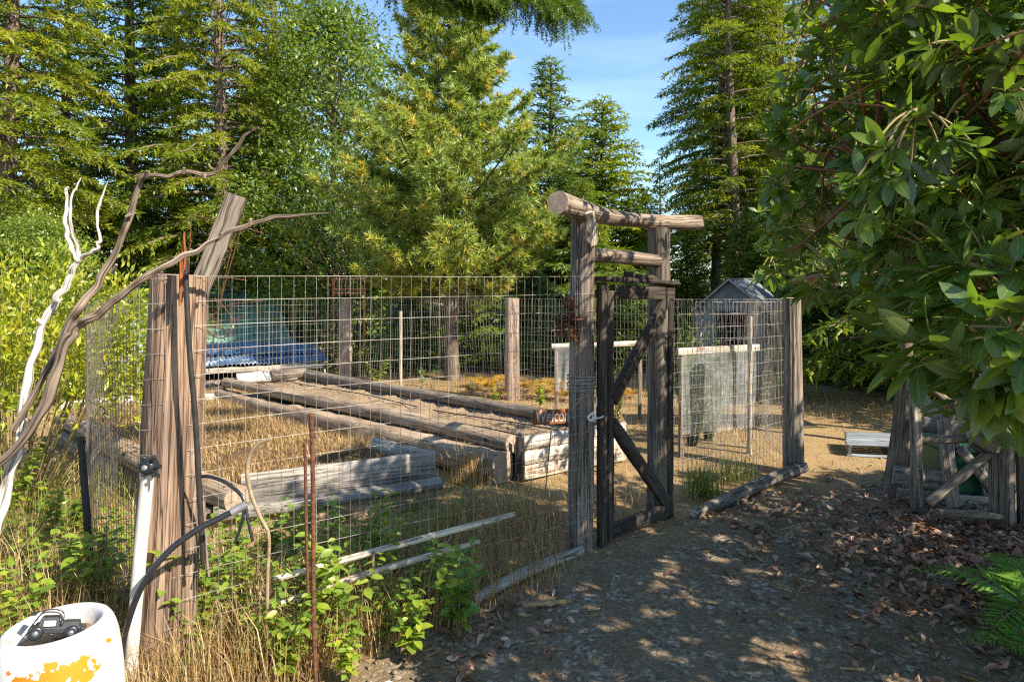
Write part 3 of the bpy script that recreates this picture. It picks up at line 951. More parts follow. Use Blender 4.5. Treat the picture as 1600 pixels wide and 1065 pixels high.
A1, A2 = (-1.83, 4.17), (-0.54, 4.76)
A3, A4 = (-3.30, 7.44), (-4.59, 6.85)
bedA = empty("raised_bed", (A1[0], A1[1], 0.0), "near raised bed of brown soil with a stepped grey plank front", "raised bed")
nA = Vector((0.41, -0.91, 0)).normalized()
eA = Vector((A2[0] - A1[0], A2[1] - A1[1], 0)).normalized()
def pa(s, z, out=0.0):
    p = Vector((A1[0], A1[1], 0)) + eA * s + nA * out
    return Vector((p.x, p.y, z))
LA = math.hypot(A2[0] - A1[0], A2[1] - A1[1])
board("plank", pa(0.14, 0.265, -0.015), pa(LA + 0.0, 0.275, -0.015), 0.175, 0.035, nA, M['greyboard'], bedA, 1, 0.002, 12, endmat=M['end'])
board("ledge", pa(-0.02, 0.145, 0.045), pa(LA + 0.02, 0.155, 0.045), 0.115, 0.045, (0, -0.25, 1), M['greyboard'], bedA, 2, 0.002, 12, endmat=M['end'])
board("plank", pa(-0.02, 0.045, 0.015), pa(LA - 0.01, 0.055, 0.015), 0.15, 0.04, nA, M['bedlog'], bedA, 3, 0.003, 12)
board("plank", pa(LA - 0.03, 0.26, -0.03), pa(LA - 0.03, 0.26, -0.03) + Vector((-0.50, 0.486, -0.02)), 0.20, 0.035, (0.70, 0.71, 0), M['greyboard'], bedA, 4, 0.003, 6)
tube_obj("log", [V3(A1, 0.22) + Vector((0.12, 0.02, 0)), V3(lerp2(A1, A4, 0.3), 0.23), V3(lerp2(A1, A4, 0.65), 0.25), V3(A4, 0.25)], [0.085, 0.092, 0.085, 0.075], M['bedlog'], bedA, 28, 0.03, 10, 5, 41, M['end'])
tube_obj("log", [V3(lerp2(A1, A4, 0.02), 0.06), V3(lerp2(A1, A4, 0.5), 0.06), V3(A4, 0.06)], [0.085, 0.085, 0.08], M['drift'], bedA, 24, 0.03, 10, 5, 42, M['enddark'])
tube_obj("log", [V3(lerp2(A2, A3, 0.18), 0.18), V3(lerp2(A2, A3, 0.6), 0.2), V3(A3, 0.2)], [0.07, 0.07, 0.065], M['bedlog'], bedA, 20, 0.03, 10, 5, 43, M['end'])
tube_obj("log", [V3(A4, 0.36), V3(lerp2(A4, A3, 0.5), 0.38), V3(A3, 0.36)], [0.05, 0.055, 0.05], M['driftwhite'], bedA, 16, 0.03, 8, 3, 44, M['end'])
soil_patch("soil", [lerp2(A1, A2, 0.03), lerp2(A1, A2, 0.98), A3, A4], 0.255, M['soilA'], bedA, 0.030, 3)

B1, B2 = (0.06, 5.42), (1.01, 6.06)
B3, B4 = (-3.15, 10.26), (-4.10, 9.62)
bedB = empty("raised_bed", (B1[0], B1[1], float(gz(*B1))), "long raised bed of sandy soil edged with logs and pale end boards", "raised bed")
nB = Vector((0.56, -0.83, 0)).normalized()
vB = Vector((B4[0] - B1[0], B4[1] - B1[1], 0)).normalized()
for k, (z, w) in enumerate(((0.295, 0.105), (0.180, 0.115), (0.060, 0.11))):
    board("end_board", V3(B1, z) + Vector((0.03, 0.02, 0)) , V3(B2, z + 0.005), w, 0.045, nB, M['whiteboard'], bedB, 60 + k, 0.002, 10, endmat=M['end'])
board("corner_plate", V3(B1, 0.0) + Vector((-0.005, -0.012, 0)), V3(B1, 0.355) + Vector((-0.005, -0.012, 0)), 0.045, 0.014, (0.2, -1, 0), M['steelpost'], bedB, 5, 0.001, 5, 0.002)
tube_obj("log", [V3(B1, 0.285) + Vector((-0.06, 0.05, 0)), V3(lerp2(B1, B4, 0.35), 0.285) + Vector((0.02, 0.02, 0)), V3(lerp2(B1, B4, 0.7), 0.275), V3(B4, 0.26)], [0.072, 0.074, 0.07, 0.064], M['bedlog'], bedB, 28, 0.02, 14, 6, 51, M['end'])
low0 = V3(B1, 0.11) + Vector((-0.13, -0.045, 0)); low1 = V3(lerp2(B1, B4, 0.63), 0.09) + Vector((-0.075, -0.075, 0))
board("timber", low0, low1, 0.215, 0.22, (0, 0, 1), M['bedlog'], bedB, 52, 0.006, 26, 0.035, M['end'], 0.01, 0.004)
low2 = V3(B4, 0.08) + Vector((-0.05, -0.05, 0))
board("timber", low1 + vB * 0.02, low2, 0.17, 0.17, (0, 0, 1), M['bedlog'], bedB, 53, 0.005, 16, 0.03, M['end'])
tube_obj("log", [V3(B2, 0.30), V3(lerp2(B2, B3, 0.3), 0.30), V3(lerp2(B2, B3, 0.7), 0.29), V3(B3, 0.30)], [0.055, 0.06, 0.065, 0.075], M['greypost'], bedB, 24, 0.03, 14, 5, 54, M['enddark'])
tube_obj("log", [V3(B2, 0.14), V3(lerp2(B2, B3, 0.5), 0.14), V3(B3, 0.14)], [0.10, 0.10, 0.10], M['greypost'], bedB, 20, 0.03, 14, 4, 55, M['enddark'])
board("end_board", V3(B4, 0.29) + Vector((0.12, 0.1, 0)), V3(lerp2(B4, B3, 0.88), 0.31), 0.17, 0.06, (0.5, -0.6, 0.7), M['driftwhite'], bedB, 56, 0.006, 8, 0.015)
tube_obj("log", [V3(lerp2(B4, B3, 0.55), 0.30), V3(B3, 0.32)], [0.09, 0.08], M['greypost'], bedB, 18, 0.04, 6, 4, 57, M['enddark'])
soil_patch("soil", [(B1[0] - 0.02, B1[1] + 0.06), (B2[0] - 0.03, B2[1]), B3, B4], 0.205, M['soilB'], bedB, 0.016, 6, 50, 200)
for k, (o0, o1) in enumerate(((0.33, 0.30), (0.68, 0.66))):
    pts = []
    for t in np.linspace(0.02, 0.97, 9):
        q = lerp2(lerp2(B1, B2, o0), lerp2(B4, B3, o1), t)
        pts.append(V3((q[0] + 0.03 * math.sin(9 * t + k), q[1]), 0.245 + 0.012 * math.sin(13 * t)))
    tag(tube_obj("drip_line", pts, 0.0065, M['blackplastic'], None, 8, 0, 5), ["thin black drip line along the near side of the long bed", "thin black drip line along the far side of the long bed"][k], "hose")

# stone in the grass between the beds
def rock(name, loc, r, seed, mat, flat=0.7, nu=18, nv=12):
    rs = np.random.RandomState(seed)
    V = []; Fq = []
    dirs = rdirs(rs, 9); off = rs.uniform(0.72, 1.0, 9)
    for i in range(nv + 1):
        ph = math.pi * i / nv
        for j in range(nu):
            th = 2 * math.pi * j / nu
            d = np.array([math.sin(ph) * math.cos(th), math.sin(ph) * math.sin(th), math.cos(ph)])
            s = 1.0
            for q, o in zip(dirs, off):
                c = d @ q
                if c > 0.15: s = min(s, o / max(c, 1e-3))
            V.append(d * min(s, 1.08) * r * np.array([1, 0.85, flat]))
    for i in range(nv):
        for j in range(nu):
            a = i * nu + j; b = i * nu + (j + 1) % nu
            Fq.append((a, a + nu, b + nu, b))
    me = arrays_mesh(name, np.array(V), np.array(Fq), mat, None, None, False)
    return link(name, me, None, loc)
tag(rock("field_stone", tuple(V3((-1.22, 5.85), 0.09)), 0.15, 4, M['stone']), "grey stone half hidden in dry grass behind the near bed", "stone")
# ------------------------------------------------------------------ things at the near corner
tag(board("leaning_plank", at(285, 520, 2.98), at(371, 306, 3.02), 0.088, 0.036, (0.25, -0.95, 0.1), M['greypost'], None, 71, 0.0022, 12, 0.004, M['end']),
    "weathered plank slanting up from behind the thick corner post", "plank")

D1 = 2.42
_rj = np.random.RandomState(8)
def crooked(pts, radii, k=0.80, amp=0.0028):
    Q = cr([tuple(p) + (r,) for p, r in zip(pts, radii)], 3)
    out = []; rr_ = []
    for i, q in enumerate(Q):
        j = amp * (0.3 if i in (0, len(Q) - 1) else 1.0) * min(1.0, q[3] / 0.012)
        out.append(Vector((q[0] + _rj.normal(0, j), q[1] + _rj.normal(0, j * 1.5), q[2] + _rj.normal(0, j))))
        rr_.append(float(max(0.0015, q[3] * k * _rj.uniform(0.82, 1.18))))
    return out, rr_
def crooked_obj(name, pts, radii, mat, parent, nang, rough, n, crack, seed):
    p, r = crooked(pts, radii)
    return tube_obj(name, p, r, mat, parent, nang, rough, n, crack, seed)
br = empty("dead_branch", tuple(at(0, 722, D1)), "long brown driftwood branch forking over the corner post", "branch")
crooked_obj("main_limb", [at(-40, 752, D1 - 0.05), at(30, 690, D1), at(72, 625, D1), at(100, 545, D1), at(118, 512, D1), at(150, 492, D1), at(190, 462, D1), at(240, 425, D1 + 0.02), at(290, 402, D1 + 0.05), at(340, 372, D1 + 0.1), at(395, 348, D1 + 0.15), at(450, 338, D1 + 0.2), at(516, 333, D1 + 0.25)],
         [0.017, 0.020, 0.021, 0.022, 0.021, 0.017, 0.015, 0.014, 0.013, 0.012, 0.011, 0.0085, 0.003], M['drift'], br, 22, 0.10, 5, 5, 3)
crooked_obj("fork", [at(20, 672, D1 + 0.06), at(62, 600, D1 + 0.07), at(92, 545, D1 + 0.06), at(112, 500, D1 + 0.06), at(150, 448, D1 + 0.08), at(172, 405, D1 + 0.1), at(198, 352, D1 + 0.1), at(212, 300, D1 + 0.1), at(228, 274, D1 + 0.1), at(262, 275, D1 + 0.12), at(290, 269, D1 + 0.13), at(328, 273, D1 + 0.15), at(352, 252, D1 + 0.15), at(372, 226, D1 + 0.15), at(390, 206, D1 + 0.15), at(404, 199, D1 + 0.15)],
         [0.012, 0.014, 0.016, 0.017, 0.016, 0.016, 0.015, 0.014, 0.0135, 0.011, 0.0105, 0.010, 0.009, 0.008, 0.006, 0.003], M['drift'], br, 22, 0.10, 5, 5, 4)
for k, (x, y, dx, dy) in enumerate(((176, 425, 6, -12), (228, 276, 2, -9), (287, 270, 1, -8), (120, 512, -8, -14), (345, 370, 2, -6), (391, 349, 1, -7), (80, 548, 9, 4), (205, 335, -9, 4), (150, 492, -3, -10), (250, 420, 3, 7), (48, 660, -9, -6), (300, 396, -2, -7), (318, 273, 2, 7), (140, 462, -8, -3))):
    tube_obj("stub", [at(x, y, D1 + 0.08), at(x + dx, y + dy, D1 + 0.07)], [0.009, 0.005], M['drift'], br, 8, 0.1, 3, 0, k)
wb = empty("dead_branch", tuple(at(0, 800, 2.55)), "bleached white driftwood branch ending in three prongs", "branch")
crooked_obj("main_limb", [at(-14, 850, 2.5), at(8, 760, 2.52), at(28, 690, 2.54), at(38, 620, 2.55), at(55, 548, 2.56), at(68, 505, 2.57), at(92, 462, 2.58), at(112, 428, 2.6), at(124, 405, 2.6)],
         [0.030, 0.027, 0.022, 0.019, 0.018, 0.017, 0.015, 0.014, 0.013], M['driftwhite'], wb, 22, 0.10, 5, 4, 7)
for pts, rr_ in (([(124, 408), (112, 390), (104, 360), (105, 318), (103, 300), (106, 292)], [0.011, 0.009, 0.009, 0.007, 0.006, 0.004]),
                 ([(124, 405), (116, 370), (109, 335), (112, 310), (118, 293), (127, 277)], [0.010, 0.008, 0.008, 0.006, 0.005, 0.002]),
                 ([(124, 404), (146, 392), (156, 375), (152, 345), (153, 325), (160, 305), (169, 283)], [0.011, 0.009, 0.008, 0.007, 0.006, 0.005, 0.001])):
    crooked_obj("prong", [at(x, y, 2.6) for x, y in pts], rr_, M['driftwhite'], wb, 12, 0.08, 4, 0, 8)
for (x, y, dx, dy) in ((66, 505, -7, -6), (88, 468, 5, 4)):
    tube_obj("stub", [at(x, y, 2.56), at(x + dx, y + dy, 2.54)], [0.010, 0.006], M['driftwhite'], wb, 8, 0.1, 3)

# black pipe up the post, rusty bars, cage
tag(tube_obj("irrigation_pipe", [at(289, 398, 2.60), at(292, 470, 2.60), at(297, 560, 2.595), at(305, 650, 2.60), at(311, 760, 2.61), at(318, 880, 2.62)], 0.0105, M['steelpost'], None, 12, 0.03, 8),
    "black poly pipe tied upright against the thick corner post", "pipe")
rb = empty("rusty_bars", tuple(at(285, 470, 2.60)), "bundle of orange rusty bars on top of the corner post", "bars")
for k, (x0, y0, x1, y1) in enumerate(((288, 362, 282, 470), (285, 378, 286, 440), (282, 405, 281, 478), (290, 395, 283, 455), (287, 372, 290, 430))):
    tube_obj("bar", [at(x0, y0, 2.60 - 0.005 * k), at((x0 + x1) / 2 + 1, (y0 + y1) / 2, 2.595), at(x1, y1, 2.60)], [0.0035, 0.0055, 0.0035], M['rustbright'], rb, 8, 0.15, 5, 0, k)
cage = empty("tomato_cage", tuple(onground(330, 3.25)), "rusty bent wire tomato cage standing behind the corner post", "cage")
cg = [[(298, 336), (330, 342), (370, 352), (412, 365)], [(299, 336), (297, 380), (294, 440)], [(372, 350), (352, 430), (328, 560)], [(378, 352), (345, 470), (326, 580)],
      [(322, 440), (350, 434), (385, 438)], [(322, 482), (335, 498), (362, 500), (385, 492)], [(320, 512), (340, 528), (358, 522), (350, 514), (322, 508)], [(322, 470), (345, 474), (368, 505)],
      [(326, 500), (352, 478), (410, 470)]]
for k, w in enumerate(cg):
    tube_obj("wire", [at(x, y, 3.2 + 0.08 * (k % 3)) for x, y in w], 0.0026, M['rust'], cage, 6, 0, 6)
grid = empty("wire_rack", tuple(at(545, 465, 9.0)), "small rusty wire rack hooked on the mesh above the far split post", "rack")
for k in range(9):
    tube_obj("wire", [at(522 + k * 6, 436, 9.0), at(522 + k * 6, 462, 9.0)], 0.005, M['rust'], grid, 5, 0, 3)
for y in (436, 452, 458):
    tube_obj("wire", [at(520, y, 9.0), at(572, y, 9.0)], 0.006, M['rust'], grid, 5, 0, 3)
tube_obj("leg", [at(520, 436, 9.0), at(521, 560, 9.0)], 0.005, M['rust'], grid, 5, 0, 3)
tube_obj("leg", [at(570, 436, 9.0), at(568, 560, 9.0)], 0.005, M['rust'], grid, 5, 0, 3)

# standpipe
sp = empty("standpipe", tuple(onground(205, 2.55)), "white water pipe with a black valve in front of the corner post", "pipe")
tube_obj("pipe", [at(203, 1060, 2.56), at(216, 900, 2.56), at(231, 738, 2.555)], 0.0235, M['pvc'], sp, 20, 0.01, 8)
vm = Matrix.Translation(at(233, 728, 2.54) - Vector(sp.location)) @ Matrix.Rotation(1.5, 4, 'X')
lathe_obj("valve", [(0.001, -0.035), (0.022, -0.034), (0.030, -0.022), (0.034, 0.0), (0.030, 0.022), (0.020, 0.030), (0.012, 0.030), (0.010, 0.018), (0.001, 0.018)], M['blackplastic'], sp, vm, 18)
lathe_obj("valve_core", [(0.009, 0.024), (0.012, 0.034), (0.008, 0.040), (0.001, 0.040)], M['greymetal'], sp, vm, 14)
for k in range(6):
    th = k * math.pi / 3
    c = at(233, 728, 2.51) + Vector((0.034 * math.cos(th), 0, 0.034 * math.sin(th)))
    tube_obj("valve_lug", [c, c + Vector((0.010 * math.cos(th), -0.004, 0.010 * math.sin(th)))], [0.010, 0.008], M['blackplastic'], sp, 8, 0, 2)
tube_obj("lever", [at(238, 735, 2.52), at(247, 741, 2.50), at(249, 745, 2.49)], [0.006, 0.005, 0.003], M['blackplastic'], sp, 8)
hs = empty("garden_hose", tuple(onground(190, 2.42)), "black hose arching from the standpipe foot to a grey coupling", "hose")
tube_obj("hose", [at(188, 1040, 2.42), at(196, 985, 2.42), at(222, 915, 2.43), at(262, 862, 2.46), at(310, 826, 2.50), at(345, 808, 2.53), at(370, 796, 2.55)], 0.0115, M['blackplastic'], hs, 14, 0, 10)
tube_obj("coupling", [at(361, 800, 2.545), at(384, 788, 2.565)], 0.0165, M['greymetal'], hs, 14, 0, 3)
tube_obj("cable", [at(384, 790, 2.57), at(376, 772, 2.58), at(352, 753, 2.60), at(326, 744, 2.62), at(308, 745, 2.63)], 0.007, M['blackplastic'], hs, 8, 0, 8)
tube_obj("cable", [at(382, 788, 2.56), at(378, 815, 2.55), at(368, 845, 2.55)], 0.006, M['blackplastic'], hs, 8, 0, 6)
tube_obj("cable", [at(384, 790, 2.56), at(388, 815, 2.55), at(395, 845, 2.55)], 0.006, M['blackplastic'], hs, 8, 0, 6)

tp = at(126, 682, 3.34); tb = onground(146, 3.34)
tag(tube_obj("steel_stake", [Vector((tb.x, tb.y, -0.1)), Vector(((tb.x + tp.x) / 2, tb.y, (tb.z + tp.z) / 2)), tp], [0.019, 0.019, 0.018], M['steelpost'], None, 6, 0.05, 6, curve=False),
    "short dark steel fence stake holding the wavy wire", "stake")

# ribbed bars and hook in front of the fence
def rebar(label, p0, p1, r, seed):
    n = int((p1 - p0).length / 0.012)
    P = [p0.lerp(p1, i / n) + Vector((0.006 * math.sin(i * 0.05 + seed), 0, 0)) for i in range(n + 1)]
    R = [r * (1.14 if i % 2 else 0.92) for i in range(n + 1)]
    o = tube_obj("steel_bar", P, R, M['rust'], None, 8, 0.0, 1, curve=False)
    return tag(o, label, "bar")
g1 = onground(496, 2.62, -0.05)
rebar("tall ribbed rusty bar planted in front of the fence", at(484, 645, 2.62), g1, 0.0088, 1)
g2 = onground(489, 2.74, -0.05)
rebar("shorter rusty bar leaning beside the tall ribbed bar", at(474, 690, 2.72), g2, 0.0065, 2)
tag(tube_obj("plant_hook", [onground(417, 2.74, -0.05), at(418, 905, 2.74), at(420, 838, 2.74), at(406, 806, 2.74), at(392, 770, 2.74), at(386, 735, 2.74), at(392, 707, 2.74), at(405, 692, 2.74), at(424, 685, 2.74)], [0.007, 0.007, 0.007, 0.0075, 0.008, 0.008, 0.0075, 0.007, 0.006], M['rod'], None, 10, 0.04, 8),
    "tan curved plant hook standing before the near bed", "hook")
tag(tube_obj("dead_vine", [at(312, 745, 2.75), at(318, 800, 2.76), at(320, 850, 2.76), at(326, 900, 2.76)], [0.006, 0.008, 0.008, 0.006], M['drift'], None, 8, 0.1, 6), "thin dead vine stem right against the corner post", "vine")
# low rails along the fence
tag(tube_obj("low_rail", [at(428, 905, 2.86), at(600, 857, 3.15), at(720, 825, 3.42), at(803, 803, 3.66)], [0.013, 0.016, 0.016, 0.014], M['stick'], None, 10, 0.06, 8, 2, 5), "upper pale pole of the low trellis along the fence foot", "pole")
tag(tube_obj("low_rail", [at(438, 942, 2.80), at(560, 900, 3.02), at(680, 865, 3.26), at(748, 846, 3.44)], [0.011, 0.015, 0.015, 0.012], M['stick'], None, 10, 0.06, 8, 2, 6), "lower pale pole of the low trellis along the fence foot", "pole")
for k, (x0, y0, x1, y1, d) in enumerate(((583, 862, 582, 935, 3.10), (640, 850, 622, 925, 3.22), (705, 835, 672, 905, 3.36), (755, 816, 735, 885, 3.5))):
    tag(tube_obj("trellis_stick", [at(x0, y0, d), at(x1, y1, d)], [0.008, 0.008], M['drift'], None, 8, 0.08, 5, 0, k),
        ["upright dark stick under the low pale poles, first from the bars", "slanting dark stick under the low pale poles, second from the bars", "slanting dark stick under the low pale poles, third from the bars", "slanting dark stick under the low pale poles, nearest the gate"][k], "stick", "sticks under the low poles")
tag(tube_obj("edge_log", [G(738, 947) + Vector((0, 0, 0.03)), G(820, 906) + Vector((0, 0, 0.04)), G(907, 869) + Vector((0, 0, 0.035))], [0.024, 0.030, 0.028], M['greyboard'], None, 20, 0.06, 10, 5, 61, M['enddark']), "thin grey log edging the path beside the gate post", "log")
tag(tube_obj("edge_log", [G(1083, 806) + Vector((0, 0, 0.02)), G(1140, 786) + Vector((0, 0, 0.035)), G(1200, 760) + Vector((0, 0, 0.045)), G(1256, 740) + Vector((0, 0, 0.055))], [0.035, 0.050, 0.046, 0.042], M['barklog'], None, 24, 0.16, 10, 6, 62, M['driftwhite']), "rotting log on the ground leading to the solitary post", "log")

# ------------------------------------------------------------------ white drum with toy
def barrel():
    c = Vector((-1.325, 2.0, 0.0))
    t = empty("white_drum", tuple(c), "white painted drum with flaking orange paint", "drum")
    prof = [(r * 0.93, z) for r, z in [(0.150, 0.0), (0.172, 0.10), (0.180, 0.25), (0.179, 0.40), (0.172, 0.49), (0.163, 0.535), (0.150, 0.562), (0.138, 0.570), (0.126, 0.566), (0.119, 0.55), (0.117, 0.515), (0.116, 0.505)]]
    Q = cr([(r, z) for r, z in prof], 4)
    m, n, l, out = newmat("flaking_white_paint")
    tc = n.new("ShaderNodeTexCoord")
    sx = n.new("ShaderNodeSeparateXYZ"); l.new(tc.outputs['Object'], sx.inputs[0])
    nz = noise(n, l, tc.outputs['Object'], 17.0, 7, 0.6, 0.2)
    nz2 = noise(n, l, tc.outputs['Object'], 60.0, 5, 0.7)
    nz3 = noise(n, l, tc.outputs['Object'], 6.0, 5, 0.65)
    # orange patch: a band below the rim, on the side facing the path
    band = math_(n, l, 'SUBTRACT', 1.0, math_(n, l, 'ABSOLUTE', math_(n, l, 'MULTIPLY', math_(n, l, 'SUBTRACT', sx.outputs[2], 0.455), 12.0)))
    side = math_(n, l, 'SUBTRACT', 1.0, math_(n, l, 'ABSOLUTE', math_(n, l, 'MULTIPLY', math_(n, l, 'SUBTRACT', sx.outputs[0], 0.060), 8.0)))
    near = math_(n, l, 'MULTIPLY', sx.outputs[1], -6.0)
    msk = math_(n, l, 'MINIMUM', math_(n, l, 'MINIMUM', band, side), near)
    msk = math_(n, l, 'ADD', math_(n, l, 'MULTIPLY', msk, 0.42), nz.outputs[0])
    orr = ramp(n, [(0.668, (0, 0, 0)), (0.676, (1, 1, 1))])
    l.new(msk, orr.inputs[0])
    oc = ramp(n, [(-0.0, (0.50, 0.110, 0.006)), (1.0, (0.60, 0.205, 0.005))])
    l.new(math_(n, l, 'ADD', math_(n, l, 'MULTIPLY', sx.outputs[0], 4.0), 0.6), oc.inputs[0])
    white = ramp(n, [(0.34, (0.52, 0.48, 0.42)), (0.50, (0.64, 0.63, 0.61))])
    l.new(nz3.outputs[0], white.inputs[0])
    scf = ramp(n, [(0.63, (0, 0, 0)), (0.66, (1, 1, 1))])
    l.new(nz2.outputs[0], scf.inputs[0])
    col = mixc(n, l, scf.outputs[0], white.outputs[0], (0.30, 0.28, 0.27))
    rimf = ramp(n, [(0.50, (0, 0, 0)), (0.62, (1, 1, 1))])
    l.new(math_(n, l, 'ADD', math_(n, l, 'MULTIPLY', math_(n, l, 'SUBTRACT', sx.outputs[2], 0.53), 5.0), math_(n, l, 'MULTIPLY', nz.outputs[0], 0.75)), rimf.inputs[0])
    col = mixc(n, l, math_(n, l, 'MULTIPLY', rimf.outputs[0], 0.55), col, (0.36, 0.32, 0.29))
    col = mixc(n, l, orr.outputs[0], col, oc.outputs[0])
    b = n.new("ShaderNodeBsdfPrincipled")
    b.inputs['Roughness'].default_value = 0.55
    l.new(col, b.inputs['Base Color'])
    bp = n.new("ShaderNodeBump"); bp.inputs['Strength'].default_value = 0.35; bp.inputs['Distance'].default_value = 0.004
    l.new(math_(n, l, 'SUBTRACT', nz2.outputs[0], orr.outputs[0]), bp.inputs['Height'])
    l.new(bp.outputs[0], b.inputs['Normal'])
    l.new(b.outputs[0], out.inputs[0])
    tilt = Matrix.Rotation(math.radians(-3), 4, 'Y')
    lathe_obj("body", [tuple(q) for q in Q], m, t, tilt, 64)
    rs = np.random.RandomState(2)
    V = []; Fc = []
    rings = 10; na = 36
    for i in range(rings):
        for k in range(na):
            r = 0.110 * i / (rings - 1)
            V.append((r * math.cos(6.2832 * k / na), r * math.sin(6.2832 * k / na), 0.521 + rs.normal(0, 0.0015) - 0.006 * (i / rings)))
    for i in range(rings - 1):
        for k in range(na):
            a = i * na + k; b2 = i * na + (k + 1) % na
            Fc.append((a, a + na, b2 + na, b2))
    sand = link("sand_fill", arrays_mesh("sand_fill", np.array(V), np.array(Fc), M['soilB'], None, None, True), t)
    sand.matrix_basis = tilt
    return t
barrel()

def toy():
    p = at(84, 972, 1.965)
    p.z = 0.548
    t = empty("toy_buggy", tuple(p), "small grey toy buggy lying on the rim of the white drum", "toy car")
    t.scale = (1.25, 1.25, 1.25)
    t.rotation_euler = (math.radians(-14), math.radians(10), math.radians(24))
    def box(name, c, s, mat, parent=t, top=1.0):
        x, y, z = s[0] / 2, s[1] / 2, s[2] / 2
        V = [(c[0] + i * x * (top if k > 0 else 1), c[1] + j * y * (top if k > 0 else 1), c[2] + k * z) for k in (-1, 1) for j in (-1, 1) for i in (-1, 1)]
        Fc = [(0, 2, 3, 1), (4, 5, 7, 6), (0, 1, 5, 4), (2, 6, 7, 3), (0, 4, 6, 2), (1, 3, 7, 5)]
        me = py_mesh(name, V, Fc, mat)
        o = link(name, me, parent)
        bv = o.modifiers.new("edge", 'BEVEL'); bv.width = 0.0025; bv.segments = 2
        return o
    box("chassis", (0, 0, 0.017), (0.105, 0.040, 0.014), M['toygrey'])
    box("hood", (0.030, 0, 0.028), (0.040, 0.036, 0.014), M['toygrey'], t, 0.82)
    box("cabin", (-0.014, 0, 0.034), (0.046, 0.038, 0.022), M['toygrey'], t, 0.75)
    box("side_panel", (-0.012, -0.0195, 0.032), (0.024, 0.003, 0.012), M['whitepaint'])
    box("windscreen", (0.008, 0, 0.041), (0.004, 0.028, 0.010), M['whitepaint'])
    box("bumper", (0.056, 0, 0.018), (0.008, 0.046, 0.010), M['toygrey'])
    box("spoiler", (-0.050, 0, 0.050), (0.014, 0.044, 0.003), M['toygrey'])
    for sx in (-0.034, 0.036):
        for sy in (-1, 1):
            mt = Matrix.Translation((sx, sy * 0.030, 0.014)) @ Matrix.Rotation(math.pi / 2, 4, 'X')
            w = lathe_obj("wheel", [(0.004, -0.006), (0.011, -0.0065), (0.0145, -0.005), (0.0150, 0.0), (0.0145, 0.005), (0.011, 0.0065), (0.004, 0.006)], M['blackplastic'], t, mt, 16)
            lathe_obj("hub", [(0.001, -0.0072), (0.0055, -0.0070), (0.006, 0.0070), (0.001, 0.0072)], M['greymetal'], w, Matrix.Identity(4), 10)
    for sy in (-1, 1):
        pts = [Vector((0.012, sy * 0.016, 0.028)), Vector((0.004, sy * 0.015, 0.052)), Vector((-0.030, sy * 0.015, 0.054)), Vector((-0.046, sy * 0.017, 0.030))]
        V, Fq, uv, mi = tube(cr([tuple(q) for q in pts], 5), np.full(16, 0.0018), 6)
        link("roll_bar", arrays_mesh("roll_bar", V, Fq, [M['toygrey'], M['toygrey']], None, uv, True, mi), t)
toy()

# ------------------------------------------------------------------ netted frames inside the garden
def sheetmat():
    m, n, l, out = newmat("cloudy_plastic_netting")
    tc = n.new("ShaderNodeTexCoord")
    nz = noise(n, l, tc.outputs['Object'], 5.0, 5, 0.6)
    r = ramp(n, [(0.3, (0.12, 0.12, 0.12)), (0.7, (0.42, 0.42, 0.42))])
    l.new(nz.outputs[0], r.inputs[0])
    df = n.new("ShaderNodeBsdfDiffuse"); df.inputs[0].default_value = (0.82, 0.82, 0.80, 1)
    tr = n.new("ShaderNodeBsdfTranslucent"); tr.inputs[0].default_value = (0.8, 0.8, 0.78, 1)
    ms = n.new("ShaderNodeMixShader"); ms.inputs[0].default_value = 0.4
    l.new(df.outputs[0], ms.inputs[1]); l.new(tr.outputs[0], ms.inputs[2])
    tp_ = n.new("ShaderNodeBsdfTransparent")
    mx = n.new("ShaderNodeMixShader")
    l.new(r.outputs[0], mx.inputs[0]); l.new(tp_.outputs[0], mx.inputs[1]); l.new(ms.outputs[0], mx.inputs[2])
    l.new(mx.outputs[0], out.inputs[0])
    return m
M['sheet'] = sheetmat()
def net_frame(label, r0, r1, drop0, drop1, seed, legs, railmat, cover=1.0):
    base = Vector((r0.x, r0.y, float(gz(r0.x, r0.y))))
    t = empty("netted_frame", tuple(base), label, "frame")
    e = (r1 - r0).normalized()
    nn = Vector((e.y, -e.x, 0)).normalized()
    board("rail", r0 - e * 0.03, r1 + e * 0.06, 0.062, 0.034, nn, railmat, t, seed, 0.002, 8, endmat=M['end'])
    rs = np.random.RandomState(seed)
    nu, nv = 30, 18
    V = []
    L = (r1 - r0).length
    for j in range(nv):
        for i in range(nu):
            u, w = i / (nu - 1), j / (nv - 1)
            p = r0.lerp(r1, u * cover)
            zb = drop0 * (1 - u) + drop1 * u
            z = (p.z - 0.02) * (1 - w) + zb * w
            o = 0.03 + 0.012 * math.sin(9 * u + seed) * w + 0.016 * math.sin(17 * u + 3 * w + seed) * w
            V.append((p.x + nn.x * o - base.x, p.y + nn.y * o - base.y, z - base.z))
    Fq = [(j * nu + i, j * nu + i + 1, (j + 1) * nu + i + 1, (j + 1) * nu + i) for j in range(nv - 1) for i in range(nu - 1)]
    link("plastic_sheet", arrays_mesh("plastic_sheet", np.array(V), np.array(Fq), M['sheet'], None, None, True), t)
    for k, u in enumerate(legs):
        p = r0.lerp(r1, u)
        board("leg", Vector((p.x, p.y, float(gz(p.x, p.y)) - 0.03)) - nn * 0.025, Vector((p.x, p.y, p.z - 0.02)) - nn * 0.025, 0.04, 0.03, nn, M['drift'], t, seed + k, 0.002, 5)
    return t
net_frame("netted plant frame with white rail beside the grey tent shed", at(1062, 549, 6.15), at(1178, 543, 6.55), 0.16, 0.14, 3, (0.04, 0.97), M['whiteboard'])
